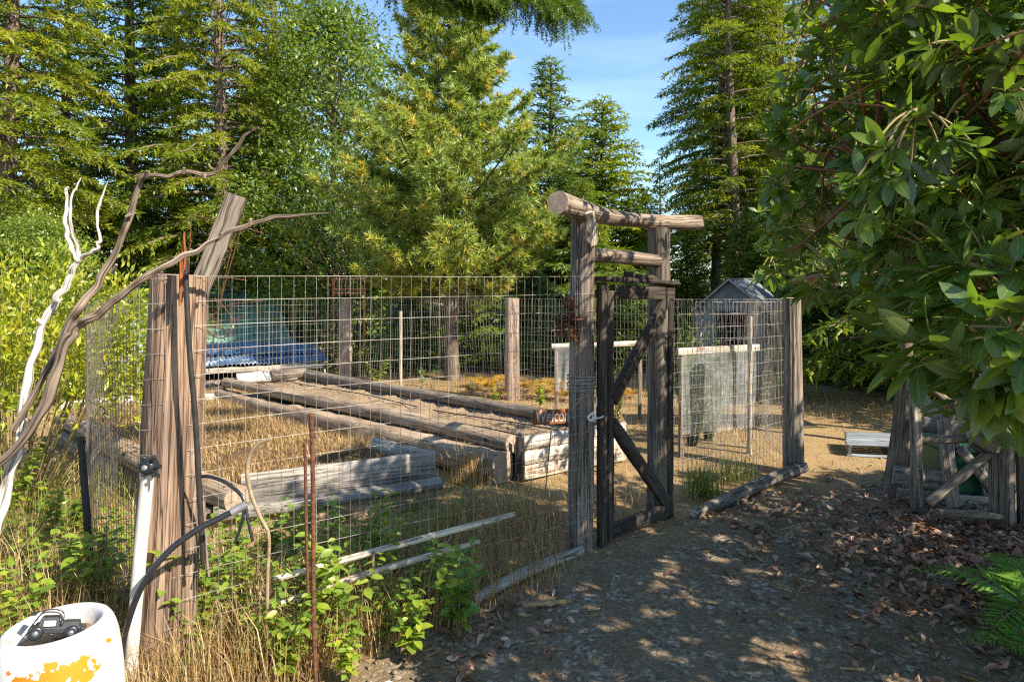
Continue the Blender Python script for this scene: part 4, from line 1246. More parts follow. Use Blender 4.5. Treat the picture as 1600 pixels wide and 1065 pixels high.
net_frame("netted plant frame with pale rail seen through the gate", at(866, 541, 8.1), at(1003, 536, 8.1), 0.22, 0.24, 9, (0.03, 0.5, 0.98), M['whiteboard'], 0.22)
tag(tube_obj("garden_stake", [onground(1171, 6.35, -0.05), at(1172, 494, 6.3)], 0.021, M['stick'], None, 12, 0.03, 8, 2, 3, M['end'], False), "straight pale stake beside the loose wire panel", "stake")
tag(tube_obj("garden_stake", [onground(626, 10.6, -0.05), at(626, 486, 10.6)], 0.026, M['stick'], None, 10, 0.03, 8, 2, 4, M['end'], False), "thin pale stake midway along the bowed wire fence", "stake")

# ------------------------------------------------------------------ grey tent shed
def tent_shed():
    fl = onground(1088, 12.35); fr = onground(1194, 11.8)
    dep = Vector((1.25, 2.15, 0))
    t = empty("tent_shed", tuple(fr), "grey tarpaulin tent shed with a peaked roof", "shed")
    o0 = Vector(t.location)
    zb = fr.z
    ze = 1.02; zr = 1.535
    def grid_sheet(name, a, b, c, d, mat, nu=14, nv=14, sag=0.03, seed=1):
        rs = np.random.RandomState(seed)
        V = []
        nrm = (b - a).cross(d - a).normalized()
        for j in range(nv):
            for i in range(nu):
                u, w = i / (nu - 1), j / (nv - 1)
                p = a * ((1 - u) * (1 - w)) + b * (u * (1 - w)) + c * (u * w) + d * ((1 - u) * w)
                k = math.sin(math.pi * u) * math.sin(math.pi * w)
                p = p + nrm * (sag * k + 0.35 * sag * math.sin(14 * u + seed) * math.sin(math.pi * w) + 0.2 * sag * math.sin(19 * w + 3 * u))
                V.append(tuple(p - o0))
        Fq = [(j * nu + i, j * nu + i + 1, (j + 1) * nu + i + 1, (j + 1) * nu + i) for j in range(nv - 1) for i in range(nu - 1)]
        return link(name, arrays_mesh(name, np.array(V), np.array(Fq), mat, None, None, True), t)
    Z = lambda p, z: Vector((p.x, p.y, z))
    mid = (fl + fr) / 2
    bl, brr, bm = fl + dep, fr + dep, mid + dep
    grid_sheet("side_wall", Z(fr, zb), Z(brr, zb), Z(brr, ze), Z(fr, ze), M['tarp'], seed=1)
    grid_sheet("side_wall", Z(bl, zb), Z(fl, zb), Z(fl, ze), Z(bl, ze), M['tarp'], seed=2)
    grid_sheet("roof_slope", Z(fr, ze) + Vector((0.10, -0.08, -0.08)), Z(brr, ze) + Vector((0.10, 0.05, -0.08)), Z(bm, zr), Z(mid, zr) + Vector((-0.05, -0.10, 0)), M['tarp'], sag=0.035, seed=3)
    grid_sheet("roof_slope", Z(bl, ze) + Vector((-0.08, 0, -0.06)), Z(fl, ze) + Vector((-0.12, -0.06, -0.06)), Z(mid, zr) + Vector((-0.05, -0.10, 0)), Z(bm, zr), M['tarp'], sag=0.035, seed=4)
    e = (fr - fl)
    pL, pR = fl + e * 0.30, fl + e * 0.78
    grid_sheet("front_panel", Z(fl, zb), Z(pL, zb), Z(pL, ze - 0.04), Z(fl, ze), M['tarp'], 8, 12, 0.02, 5)
    grid_sheet("front_panel", Z(pR, zb), Z(fr, zb), Z(fr, ze), Z(pR, ze - 0.04), M['tarp'], 8, 12, 0.02, 6)
    V = [tuple(Z(fl, ze) - o0), tuple(Z(pL, ze - 0.04) - o0), tuple(Z(pR, ze - 0.04) - o0), tuple(Z(fr, ze) - o0), tuple(Z(mid, zr - 0.01) - o0)]
    link("gable", py_mesh("gable", V, [(0, 1, 4), (1, 2, 4), (2, 3, 4)], M['tarp']), t)
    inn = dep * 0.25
    grid_sheet("opening_sheet", Z(pL, zb) + inn, Z(pR, zb) + inn, Z(pR, ze - 0.05) + inn, Z(pL, ze - 0.05) + inn, M['tarpdark'], 14, 8, 0.06, 8)  # dark sheet set back inside the front opening
    for p, q in ((Z(fl, zb), Z(fl, ze)), (Z(fr, zb), Z(fr, ze)), (Z(fl, ze) + Vector((-0.1, -0.06, -0.05)), Z(mid, zr) + Vector((-0.05, -0.1, 0.01))), (Z(fr, ze) + Vector((0.1, -0.08, -0.07)), Z(mid, zr) + Vector((-0.05, -0.1, 0.01))), (Z(mid, zr) + Vector((-0.05, -0.1, 0.012)), Z(bm, zr + 0.01))):
        tube_obj("pole", [p, q], 0.022, M['greymetal'], t, 8, 0, 3)
tent_shed()

# ------------------------------------------------------------------ shed with green roof and blue lean-to
def ribbed(name, a, b, c, d, ribs, depth, mat, parent, seed=0, wavy=False):
    """corrugated sheet a->b along the eave, a->d up the slope"""
    o0 = Vector(parent.location)
    nu = ribs * 6 + 1
    nrm = (b - a).cross(d - a).normalized()
    if nrm.z < 0: nrm = -nrm
    V = []
    for j in range(5):
        for i in range(nu):
            u, w = i / (nu - 1), j / 4
            p = a * ((1 - u) * (1 - w)) + b * (u * (1 - w)) + c * (u * w) + d * ((1 - u) * w)
            ph = (i % 6)
            h = depth * math.sin(i / 6 * 6.283) if wavy else (depth if ph in (0, 1) else 0)
            V.append(tuple(p + nrm * h - o0))
    Fq = [(j * nu + i, j * nu + i + 1, (j + 1) * nu + i + 1, (j + 1) * nu + i) for j in range(4) for i in range(nu - 1)]
    return link(name, arrays_mesh(name, np.array(V), np.array(Fq), mat, None, None, wavy), parent)

def green_shed():
    e0, e1 = at(165, 545, 14.2), at(458, 541, 14.0)
    r0, r1 = at(190, 445, 16.8), at(428, 458, 16.6)
    t = empty("green_roof_shed", (e1.x, e1.y, -2.2), "old shed with a green ribbed metal roof beyond the fence", "shed")
    N = 6
    for k in range(N):
        a = e0.lerp(e1, k / N); b = e0.lerp(e1, (k + 1) / N + 0.004); c = r0.lerp(r1, (k + 1) / N + 0.004); d = r0.lerp(r1, k / N)
        off = Vector((0, 0, 0.004 * (k % 2)))
        ribbed("roof_panel", a + off, b + off, c + off, d + off, 4, 0.022, M['roofgreen'], t, k)
    board("ridge_cap", r0 + Vector((0, 0, 0.03)), r1 + Vector((0, 0, 0.03)), 0.3, 0.03, (0, 0, 1), M['roofgreen'], t, 3, 0.002, 8)
    back = Vector((0, 2.6, 0))
    for k in range(3):
        a = e0 + back * 2; b = e1 + back * 2
        ribbed("roof_panel", b.lerp(a, k / 3), b.lerp(a, (k + 1) / 3), r1.lerp(r0, (k + 1) / 3), r1.lerp(r0, k / 3), 8, 0.022, M['roofgreen'], t, k)
    zb = -2.4
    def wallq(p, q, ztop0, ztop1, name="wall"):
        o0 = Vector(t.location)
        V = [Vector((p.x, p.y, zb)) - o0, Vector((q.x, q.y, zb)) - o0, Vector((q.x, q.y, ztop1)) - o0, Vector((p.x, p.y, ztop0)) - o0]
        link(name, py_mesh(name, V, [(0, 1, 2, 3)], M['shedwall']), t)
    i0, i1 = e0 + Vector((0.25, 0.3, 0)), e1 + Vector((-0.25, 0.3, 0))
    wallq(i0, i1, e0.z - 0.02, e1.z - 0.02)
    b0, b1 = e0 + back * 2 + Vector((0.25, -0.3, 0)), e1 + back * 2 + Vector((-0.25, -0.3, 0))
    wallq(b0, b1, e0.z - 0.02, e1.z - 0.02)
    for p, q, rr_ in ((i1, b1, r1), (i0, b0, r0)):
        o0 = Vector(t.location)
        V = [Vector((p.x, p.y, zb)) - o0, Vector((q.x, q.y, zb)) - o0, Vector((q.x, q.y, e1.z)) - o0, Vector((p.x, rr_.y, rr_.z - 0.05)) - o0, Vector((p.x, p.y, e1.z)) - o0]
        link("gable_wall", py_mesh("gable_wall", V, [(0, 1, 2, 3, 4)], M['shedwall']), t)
    # lean-to over the firewood
    t2 = empty("firewood_shelter", tuple(at(507, 571, 12.3) + Vector((0, 0, -1.5))), "low blue sheeted shelter stacked with firewood beyond the fence", "shelter")
    f0, f1 = at(160, 577, 12.3), at(512, 565, 12.5)
    h0, h1 = at(172, 538, 13.9), at(488, 538, 14.0)
    cuts = [0, 0.17, 0.34, 0.52, 0.68, 0.84, 1.0]
    mats = [M['roofpale'], M['roofblue'], M['roofpale'], M['roofpale'], M['roofblue'], M['roofblue']]
    for k in range(6):
        a = f0.lerp(f1, cuts[k]); b = f0.lerp(f1, cuts[k + 1] + 0.01); c = h0.lerp(h1, cuts[k + 1] + 0.01); d = h0.lerp(h1, cuts[k])
        off = Vector((0, 0, 0.012 * (k % 2)))
        ribbed("roof_sheet", a + off, b + off, c + off, d + off, 9, 0.016, mats[k], t2, k, True)
    # a second row of darker sheets slipping over the slope
    for k in range(3):
        u0, u1 = 0.40 + 0.19 * k, 0.40 + 0.19 * (k + 1)
        a = f0.lerp(f1, u0).lerp(h0.lerp(h1, u0), 0.38); b = f0.lerp(f1, u1).lerp(h0.lerp(h1, u1), 0.34)
        c = h0.lerp(h1, u1); d = h0.lerp(h1, u0)
        off = Vector((0, 0, 0.04 + 0.008 * (k % 2)))
        ribbed("roof_sheet", a + off, b + off, c + off, d + off, 8, 0.016, M['roofblue'], t2, k, True)
    board("fascia", at(322, 580, 12.26), at(505, 571, 12.4), 0.10, 0.03, (0, -1, 0.1), M['stick'], t2, 4, 0.004, 10)
    board("fascia", at(150, 584, 12.26), at(300, 582, 12.26), 0.10, 0.03, (0, -1, 0.1), M['drift'], t2, 5, 0.004, 10)
    for x in (190, 300, 410, 505):
        p = at(x, 580, 12.5)
        board("prop", Vector((p.x, p.y, -2.0)), Vector((p.x, p.y, p.z - 0.03)), 0.09, 0.09, (0, -1, 0), M['drift'], t2, 6, 0.003, 5)
    rs = np.random.RandomState(5)
    V0, F0, uv0, mi0 = tube(np.array([(0, 0, 0), (0, 0.2, 0), (0, 0.4, 0)]), np.array([0.055, 0.058, 0.055]), 9, 0.15, 0, 3)
    me = arrays_mesh("firewood", V0, F0, [M['drift'], M['end']], None, uv0, False, mi0)
    for row in range(9):
        for k in range(34):
            x = 165 + k * 10.1 + (row % 2) * 5
            p = at(x, 590, 12.75)
            o = link("firewood", me, t2)
            z = -0.38 - row * 0.105 + rs.normal(0, 0.008)
            o.location = Vector((p.x, 12.55 + rs.normal(0, 0.03), z)) - Vector(t2.location)
            s = rs.uniform(0.78, 1.12)
            o.scale = (s, 1, s)
            o.rotation_euler = (0, rs.uniform(0, 6.28), rs.normal(0, 0.06))
green_shed()

# ------------------------------------------------------------------ rustic screen, pallets and shelter beyond the path
sc = empty("driftwood_screen", tuple(G(1432, 790)), "rustic driftwood screen of logs under the big leaves", "screen")
d0 = 4.42
tube_obj("post", [G(1432, 794) + Vector((0, 0, -0.05)), at(1431, 700, d0), at(1428, 620, d0), at(1426, 560, d0)], [0.040, 0.036, 0.036, 0.034], M['barklog'], sc, 28, 0.05, 12, 5, 3, M['end'])
tube_obj("stub", [at(1436, 625, d0), at(1446, 611, d0 - 0.03)], [0.020, 0.006], M['barklog'], sc, 10, 0.1, 4)
tube_obj("rail", [at(1434, 685, d0), at(1480, 687, d0), at(1530, 684, d0)], [0.024, 0.026, 0.026], M['greypost'], sc, 20, 0.03, 8, 3, 4, M['end'])
tube_obj("brace", [at(1452, 784, d0 - 0.05), at(1500, 745, d0 - 0.03), at(1548, 704, d0)], [0.032, 0.033, 0.032], M['greypost'], sc, 20, 0.03, 8, 4, 5, M['end'])
tube_obj("brace", [at(1436, 590, d0), at(1480, 626, d0), at(1524, 662, d0)], [0.022, 0.024, 0.024], M['greypost'], sc, 20, 0.03, 8, 3, 6, M['end'])
tube_obj("post", [onground(1554, 4.40, -0.03), at(1553, 720, 4.40), at(1556, 650, 4.40)], [0.031, 0.030, 0.029], M['greypost'], sc, 20, 0.03, 8, 3, 7, M['end'])
tube_obj("post", [onground(1574, 4.36, -0.03), at(1573, 720, 4.36), at(1570, 640, 4.36)], [0.050, 0.047, 0.044], M['greypost'], sc, 24, 0.03, 8, 5, 8, M['end'])
tube_obj("post", [onground(1606, 4.34, -0.03), at(1604, 720, 4.34), at(1602, 650, 4.34)], [0.055, 0.055, 0.050], M['greypost'], sc, 24, 0.03, 8, 5, 9, M['end'])
tube_obj("burl", [at(1513, 676, d0 - 0.03), at(1524, 680, d0 - 0.04), at(1538, 688, d0 - 0.04), at(1552, 697, d0 - 0.03), at(1562, 708, d0 - 0.02)], [0.035, 0.075, 0.082, 0.060, 0.022], M['greypost'], sc, 28, 0.22, 8, 6, 11, M['end'])
board("sill", at(1464, 799, d0 - 0.06), at(1565, 806, d0 - 0.06), 0.06, 0.04, (0, 0, 1), M['greypost'], sc, 10, 0.003, 6)

pl = empty("wooden_pallet", tuple(onground(1470, 4.72)), "broken grey pallet standing upright behind the driftwood screen", "pallet")
for k, (x0, y0, x1, y1, w, dd) in enumerate(((1396, 741, 1478, 752, 0.125, 4.74), (1436, 662, 1530, 672, 0.105, 4.74), (1484, 783, 1560, 789, 0.110, 4.74), (1474, 655, 1490, 792, 0.095, 4.68), (1424, 600, 1470, 660, 0.085, 4.80),
                                            (1500, 700, 1565, 780, 0.075, 4.80), (1494, 610, 1492, 700, 0.06, 4.82), (1402, 770, 1470, 778, 0.08, 4.8), (1540, 690, 1541, 790, 0.06, 4.82), (1566, 690, 1566, 795, 0.06, 4.8))):
    board("slat", at(x0, y0, dd), at(x1, y1, dd), w, 0.022, (0.1, -1, 0), M['pallet'], pl, 80 + k, 0.002, 6)
tag(tube_obj("tree_stump", [onground(1408, 5.0, -0.1) + Vector((-0.05, 0, 0)), at(1406, 700, 5.0), at(1412, 620, 5.02), at(1418, 572, 5.02)], [0.095, 0.068, 0.055, 0.048], M['bark'], None, 40, 0.14, 10, 10, 5, M['end']), "leaning barky dead trunk behind the driftwood screen", "trunk")
def bin_():
    t = empty("green_bin", tuple(onground(1500, 5.1)), "dark green plastic bin behind the broken pallet", "bin")
    x0, x1 = at(1452, 690, 5.1).x, at(1550, 690, 5.1).x
    for nm, za, zb_, gr in (("body", -0.02, 0.36, 0.0), ("rim", 0.361, 0.40, 0.02)):
        V = [(sx * (x1 - x0) / 2 * k + sx * gr, sy * 0.25 * k + sy * gr, z) for z, k in ((za, 0.9 if nm == "body" else 1), (zb_, 1.0)) for sx, sy in ((-1, -1), (1, -1), (1, 1), (-1, 1))]
        Fc = [(0, 1, 5, 4), (1, 2, 6, 5), (2, 3, 7, 6), (3, 0, 4, 7), (4, 5, 6, 7), (3, 2, 1, 0)]
        o = link(nm, py_mesh(nm, V, Fc, M['greenplastic']), t)
        o.modifiers.new("edge", 'BEVEL').width = 0.01
    return t
bin_()
fp = empty("flat_pallet", tuple(G(1325, 710)), "blue grey pallet lying flat at the edge of the sunny clearing", "pallet")
q0, q1 = G(1322, 712), G(1412, 716)
ex = (q1 - q0); ex.z = 0; ex.normalize(); ey = Vector((-ex.y, ex.x, 0)); ey = (ey + ex * 0.25).normalized()
z0 = q0.z
for k in range(6):
    p = q0 + ey * (0.05 + k * 0.095)
    board("deck_board", Vector((p.x, p.y, z0 + 0.105)), Vector((p.x, p.y, z0 + 0.105)) + ex * 1.0, 0.082, 0.016, (0, 0, 1), M['bluegrey'], fp, k, 0.001, 6)
for k in range(3):
    p = q0 + ex * (0.03 + k * 0.46)
    board("stringer", Vector((p.x, p.y, z0 + 0.052)), Vector((p.x, p.y, z0 + 0.052)) + ey * 0.56, 0.036, 0.088, (0, 0, 1), M['bluegrey'], fp, 10 + k, 0.001, 6)
board("bottom_board", q0 + Vector((0, 0, 0.006)) + ey * 0.03, q0 + Vector((0, 0, 0.006)) + ey * 0.03 + ex * 1.0, 0.08, 0.014, (0, 0, 1), M['bluegrey'], fp, 20, 0.001, 6)

sh = empty("plank_shelter", tuple(onground(1415, 7.0)), "small brown roofed shelter half hidden by the big leaves", "shelter")
ra, rb_ = at(1280, 437, 6.6), at(1640, 432, 6.6)
board("roof", ra + Vector((0, 0.35, 0.02)), rb_ + Vector((0, 0.35, 0.02)), 0.8, 0.03, (0, 0.10, 1), M['roofbrown'], sh, 1, 0.002, 12)
board("fascia", ra + Vector((0.02, -0.055, -0.03)), rb_ + Vector((0, -0.055, -0.03)), 0.065, 0.022, (0, -1, 0), M['roofbrown'], sh, 2, 0.002, 12)
for x in (1417, 1610):
    p = onground(x, 6.75)
    board("post", Vector((p.x, p.y, p.z - 0.05)), Vector((p.x, p.y, 1.53)), 0.08, 0.08, (0, -1, 0), M['drift'], sh, 3, 0.002, 8)
# ------------------------------------------------------------------ trees
def conifer_arrays(seed, H, R, z0, nb, shape=0.8, droop=0.25, up=0.15, node=0.15, spray=0.13, fat=0.30, top_open=1.0, bare=0.12, needles=1.0):
    """needle sprays of a fir: pos, dir, nrm, size, tint and limb polylines"""
    rs = np.random.RandomState(seed)
    POS, DIR, NRM, SZ, TT, limbs = [], [], [], [], [], []
    for b in range(nb):
        f = (b + rs.uniform(0, 1)) / nb
        h = z0 + (H - z0) * f ** 0.92
        g = (h - z0) / (H - z0)
        L = R * (max(0.02, 1 - g) ** shape) * rs.uniform(0.62, 1.12) + 0.12
        az = b * 2.39996 + rs.normal(0, 0.35)
        out = np.array([math.cos(az), math.sin(az), 0.0])
        upk = up + 0.5 * g + rs.normal(0, 0.08)
        dk = droop * rs.uniform(0.6, 1.4) * (1 - 0.5 * g)
        def bp(s):
            s = np.asarray(s)[:, None]
            return out * (L * s) + np.array([0, 0, 1.0]) * (h + L * (upk * s - (upk * 0.6 + dk) * s * s))
        limbs.append((bp(np.linspace(0, 0.9, 5)), 0.012 + 0.012 * L))
        nn = max(3, int(L / node))
        s = np.clip(np.linspace(bare, 1.0, nn) + rs.normal(0, 0.01, nn), 0, 1)
        P = bp(s)
        T = bp(s + 0.02) - P
        T /= np.linalg.norm(T, axis=1)[:, None]
        side = np.cross(T, [0, 0, 1.0]); side /= np.linalg.norm(side, axis=1)[:, None] + 1e-9
        btint = rs.uniform(-0.16, 0.16)
        for sg in (-1, 1, 0):
            if sg == 0:
                td = T + rs.normal(0, 0.2, T.shape)
                tl = np.full(nn, 0.2)
            else:
                td = T * 0.62 + side * sg * 0.85 + np.array([0, 0, -0.12]) + rs.normal(0, 0.15, T.shape)
                tl = np.clip(0.12 + 0.42 * L * (1 - s) ** 0.8 * rs.uniform(0.6, 1.15, nn), 0.1, 0.85)
            td /= np.linalg.norm(td, axis=1)[:, None]
            mx = max(2, int(np.ceil(tl.max() / (spray * 0.55))))
            for k in range(mx):
                q = (k + rs.uniform(0, 1, nn)) * spray * 0.55
                ok = (q < tl) & (rs.uniform(0, 1, nn) < needles)
                if not ok.any():
                    continue
                pp = P[ok] + td[ok] * q[ok, None] + np.array([0, 0, -1.0]) * (0.22 * q[ok] ** 2)[:, None]
                for rep in range(2):
                    m = len(pp)
                    dd = td[ok] * 0.8 + rdirs(rs, m) * 0.65 + np.array([0, 0, -0.10])
                    POS.append(pp + rs.normal(0, 0.015, pp.shape)); DIR.append(dd)
                    NRM.append(np.array([0, 0, 1.0]) + rdirs(rs, m) * 0.7)
                    SZ.append(rs.uniform(0.7, 1.3, m) * spray)
                    tipf = q[ok] / (tl[ok] + 1e-3)
                    TT.append(np.clip(0.42 + btint + 0.22 * tipf + 0.10 * s[ok] + rs.normal(0, 0.13, m), 0, 1))
    return (np.concatenate(POS), np.concatenate(DIR), np.concatenate(NRM), np.concatenate(SZ), np.concatenate(TT), limbs)

def trunk_mesh(H, r, seed, limbs=None, mat=None, lean=(0, 0), nang=14, wob=0.05, limb_r=1.0):
    rs = np.random.RandomState(seed)
    n = 14
    zs = np.linspace(-0.3, H, n)
    P = np.stack([lean[0] * zs / H + wob * np.sin(zs * 0.5 + seed), lean[1] * zs / H + wob * np.cos(zs * 0.43 + seed), zs], 1)
    P[:, :2] -= P[1, :2] * (1 - zs[:, None] / H)
    Rr = r * (1 - 0.93 * (zs - zs[0]) / (H - zs[0])) ** 0.85 + 0.008
    Rr[0] *= 1.35
    parts = [tube(P, Rr, nang, 0.05, 0, seed, True)]
    for (pl_, lr) in (limbs or []):
        q = pl_.copy()
        cx = np.interp(q[0, 2], zs, P[:, 0]); cy = np.interp(q[0, 2], zs, P[:, 1])
        q[:, 0] += cx; q[:, 1] += cy
        parts.append(tube(q, np.linspace(lr, lr * 0.25, len(q)) * limb_r, 5, 0, 0, 1, False))
    off = 0; VV = []; FF = []; UU = []
    for V, Fq, uv, mi in parts:
        VV.append(V); FF.append(Fq + off); UU.append(uv); off += len(V)
    return arrays_mesh("trunk", np.concatenate(VV), np.concatenate(FF), mat or M['bark'], None, np.concatenate(UU), True)

def crown_mesh(arr, mat, base=(TRI_V, TRI_F), fat=0.34):
    pos, dr, nr, sz, tt = arr[:5]
    V, Fc = scatter(base[0], base[1], pos, dr, nr, sz, fat)
    return arrays_mesh("crown", V, Fc, mat, np.repeat(tt, len(base[0])), None, False)

PROTO = {}
def proto(key, crown, trunk):
    PROTO[key] = (crown, trunk)

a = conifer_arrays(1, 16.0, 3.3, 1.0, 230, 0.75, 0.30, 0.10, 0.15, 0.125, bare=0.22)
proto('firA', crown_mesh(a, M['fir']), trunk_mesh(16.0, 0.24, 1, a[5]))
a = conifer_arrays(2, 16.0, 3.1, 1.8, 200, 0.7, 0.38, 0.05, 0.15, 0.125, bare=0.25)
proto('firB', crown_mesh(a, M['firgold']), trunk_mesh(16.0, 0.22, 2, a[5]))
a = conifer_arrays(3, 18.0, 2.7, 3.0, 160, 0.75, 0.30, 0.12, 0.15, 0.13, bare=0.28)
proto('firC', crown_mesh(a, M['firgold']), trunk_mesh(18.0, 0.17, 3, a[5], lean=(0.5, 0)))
a = conifer_arrays(4, 9.0, 2.3, 0.5, 160, 0.95, 0.12, 0.34, 0.13, 0.125)
proto('spruce', crown_mesh(a, M['spruce']), trunk_mesh(9.0, 0.12, 4, a[5]))
a = conifer_arrays(5, 8.2, 2.6, 0.3, 170, 0.62, 0.16, 0.28, 0.14, 0.13)
proto('youngfir', crown_mesh(a, M['fir']), trunk_mesh(8.2, 0.13, 5, a[5]))
a = conifer_arrays(6, 8.5, 1.3, 0.8, 70, 0.8, 0.75, 0.12, 0.16, 0.14, needles=0.8)
proto('hemlock', crown_mesh(a, M['spruce']), trunk_mesh(8.5, 0.08, 6, a[5]))
a = conifer_arrays(7, 3.0, 1.35, 0.05, 110, 0.55, 0.2, 0.25, 0.10, 0.13)
proto('cedarbush', crown_mesh(a, M['spruce']), trunk_mesh(3.0, 0.07, 7, a[5]))

def pine_proto():
    rs = np.random.RandomState(21)
    H = 7.6
    POS, DIR, NRM, SZ, TT, limbs = [], [], [], [], [], []
    nb = 210
    for b in range(nb):
        f = (b + rs.uniform(0, 1)) / nb
        h = 1.15 + (H - 1.15) * f
        g = (h - 1.15) / (H - 1.15)
        L = np.interp(g, [0, 0.12, 0.30, 0.44, 0.6, 0.8, 1.0], [1.7, 2.25, 2.3, 1.4, 1.0, 0.85, 0.25]) * rs.uniform(0.65, 1.1)
        az = b * 2.39996 + rs.normal(0, 0.4)
        out = np.array([math.cos(az), math.sin(az), 0])
        upk = 0.15 + 0.45 * g + rs.normal(0, 0.1)
        def bp(s):
            s = np.asarray(s)[:, None]
            return out * (L * s) + np.array([0, 0, 1.0]) * (h + L * (upk * s * 0.5 + 0.25 * s * s))
        limbs.append((bp(np.linspace(0, 0.95, 6)), 0.010 + 0.011 * L))
        nn = max(5, int(L / 0.12))
        s = np.linspace(0.28, 1.0, nn)
        P = bp(s); T = bp(s + 0.03) - P; T /= np.linalg.norm(T, axis=1)[:, None]
        side = np.cross(T, [0, 0, 1.0])
        tufts = []; tdirs = []; age = []
        for i in range(nn):
            k = 1 + int(2.5 * (1 - s[i] * 0.6) * rs.uniform(0.7, 1.5))
            for _ in range(k + 2):
                sg = rs.choice([-1, 1])
                tl = rs.uniform(0.05, 0.42 * L * (1.1 - s[i]) + 0.16)
                dd = T[i] * 0.6 + side[i] * sg * rs.uniform(0.3, 1.0) + np.array([0, 0, rs.uniform(0.0, 0.5)])
                dd /= np.linalg.norm(dd)
                tufts.append(P[i] + dd * tl); tdirs.append(dd); age.append(s[i] * 0.6 + tl)
        tufts = np.array(tufts); tdirs = np.array(tdirs); age = np.array(age)
        bt = rs.uniform(-0.1, 0.1)
        # inner needles have turned yellow-orange
        base_t = np.clip(0.30 + bt + rs.normal(0, 0.10, len(tufts)) + (rs.uniform(0, 1, len(tufts)) < 0.09 + 0.09 * (1 - g)) * rs.uniform(0.2, 0.5, len(tufts)), 0, 1)
        NN = 22
        for k in range(NN):
            d = tdirs * 0.75 + rdirs(rs, len(tufts)) * 0.95
            POS.append(tufts - tdirs * rs.uniform(0, 0.07, len(tufts))[:, None]); DIR.append(d); NRM.append(rdirs(rs, len(tufts)))
            SZ.append(rs.uniform(0.10, 0.16, len(tufts))); TT.append(np.clip(base_t + rs.normal(0, 0.06, len(tufts)), 0, 1))
    arr = [np.concatenate(q) for q in (POS, DIR, NRM, SZ, TT)]
    return crown_mesh(arr, M['pine'], fat=0.17), trunk_mesh(H, 0.125, 22, limbs)
proto('pine', *pine_proto())

LEAF5 = leaf_base(2, 0.5, 0.12, 0.2)
def leafy_arrays(seed, H, zlo, rad, nclump, per, size, flat=1.0):
    """small-leaved broad tree"""
    rs = np.random.RandomState(seed)
    POS, DIR, NRM, SZ, TT, limbs = [], [], [], [], [], []
    for c in range(nclump):
        h = rs.uniform(zlo, H)
        g = (h - zlo) / (H - zlo)
        R = np.interp(g, [0, 0.2, 0.5, 0.8, 1.0], [rad * 0.75, rad, rad * 0.95, rad * 0.65, rad * 0.15])
        az = rs.uniform(0, 6.283); r = R * math.sqrt(rs.uniform(0.06, 1.0))
        c0 = np.array([r * math.cos(az), r * math.sin(az), h])
        sp_ = rs.uniform(0.22, 0.50)
        limbs.append((np.array([[0, 0, max(0.4, h - r * 0.8 - 0.5)], [c0[0] * 0.35, c0[1] * 0.35, h - r * 0.45 - 0.2], c0 * [0.75, 0.75, 1] - [0, 0, 0.12], c0]), 0.018))
        n = int(per * rs.uniform(0.6, 1.3))
        off = rs.normal(0, 1, (n, 3)) * sp_ * np.array([1, 1, 0.75 * flat])
        o = c0 + off
        POS.append(o)
        DIR.append(off / (np.linalg.norm(off, axis=1)[:, None] + 1e-6) * 0.6 + rdirs(rs, n) * 0.8 + [0, 0, -0.25])
        NRM.append(rdirs(rs, n) * 0.8 + [0, 0, 1.0])
        SZ.append(rs.uniform(0.7, 1.25, n) * size)
        TT.append(np.clip(0.45 + rs.uniform(-0.15, 0.15) + rs.normal(0, 0.17, n), 0, 1))
    return [np.concatenate(q) for q in (POS, DIR, NRM, SZ, TT)] + [limbs]
a = leafy_arrays(31, 9.3, 0.7, 2.4, 230, 200, 0.115)
proto('alder', crown_mesh(a, M['alder'], (DIA_V, DIA_F), 0.42), trunk_mesh(8.6, 0.12, 31, a[5]))

def tree(key, name, label, x, d, scale=1.0, rz=0.0, cat="tree", group=None, dz=0.0, sxy=1.0, y=None):
    p = onground(x, d) if y is None else Vector((x, y, float(gz(x, y))))
    t = empty(name, (p.x, p.y, p.z + dz), label, cat, group, rz)
    t.scale = (scale * sxy, scale * sxy, scale)
    cm, tm = PROTO[key]
    link("trunk", tm, t); link("crown", cm, t)
    return t

# left stand of firs
tree('firB', "fir_tree", "big fir whose bare trunk stands at the picture's left edge", 18, 15.0, 1.0, 0.3, sxy=1.05)
tree('firA', "fir_tree", "dark trunked fir behind the bleached three-pronged branch", 205, 18.5, 1.0, 1.7)
tree('firB', "fir_tree", "fir with a pale scaly trunk above the slanting plank", 345, 17.0, 1.05, 2.6, sxy=0.9)
tree('firA', "fir_tree", "dense fir filling the gap between the left edge trunk and the dark trunk", 105, 21.0, 0.95, 0.9)
tree('firA', "fir_tree", "fir seen behind the long hooked driftwood fork", 275, 22.5, 1.0, 4.1)
tree('firB', "fir_tree", "fir between the pale scaly trunk and the small-leaved tree", 425, 21.5, 1.05, 5.0)
tree('firA', "fir_tree", "fir furthest out beyond the yellow-green bush", -60, 19.0, 1.0, 3.0)
tree('youngfir', "young_fir", "young fir low beneath the dark trunked fir", 130, 19.5, 0.8, 1.0, dz=0.1)
tree('youngfir', "young_fir", "young fir low behind the slanting plank's foot", 300, 20.5, 0.70, 2.0)
tree('youngfir', "young_fir", "young fir behind the yellow-green bush at the left edge", 20, 13.5, 0.62, 2.9)
# small-leaved trees
tree('alder', "leafy_tree", "small-leaved green tree standing left of the pine", 520, 17.5, 1.14, 0.2)
tree('alder', "leafy_tree", "small-leaved tree behind the tip of the driftwood branch", 425, 20.5, 1.05, 2.2)
tree('alder', "leafy_tree", "low small-leaved tree left of the green roofed shed", 60, 13.0, 0.50, 4.2, sxy=1.2)
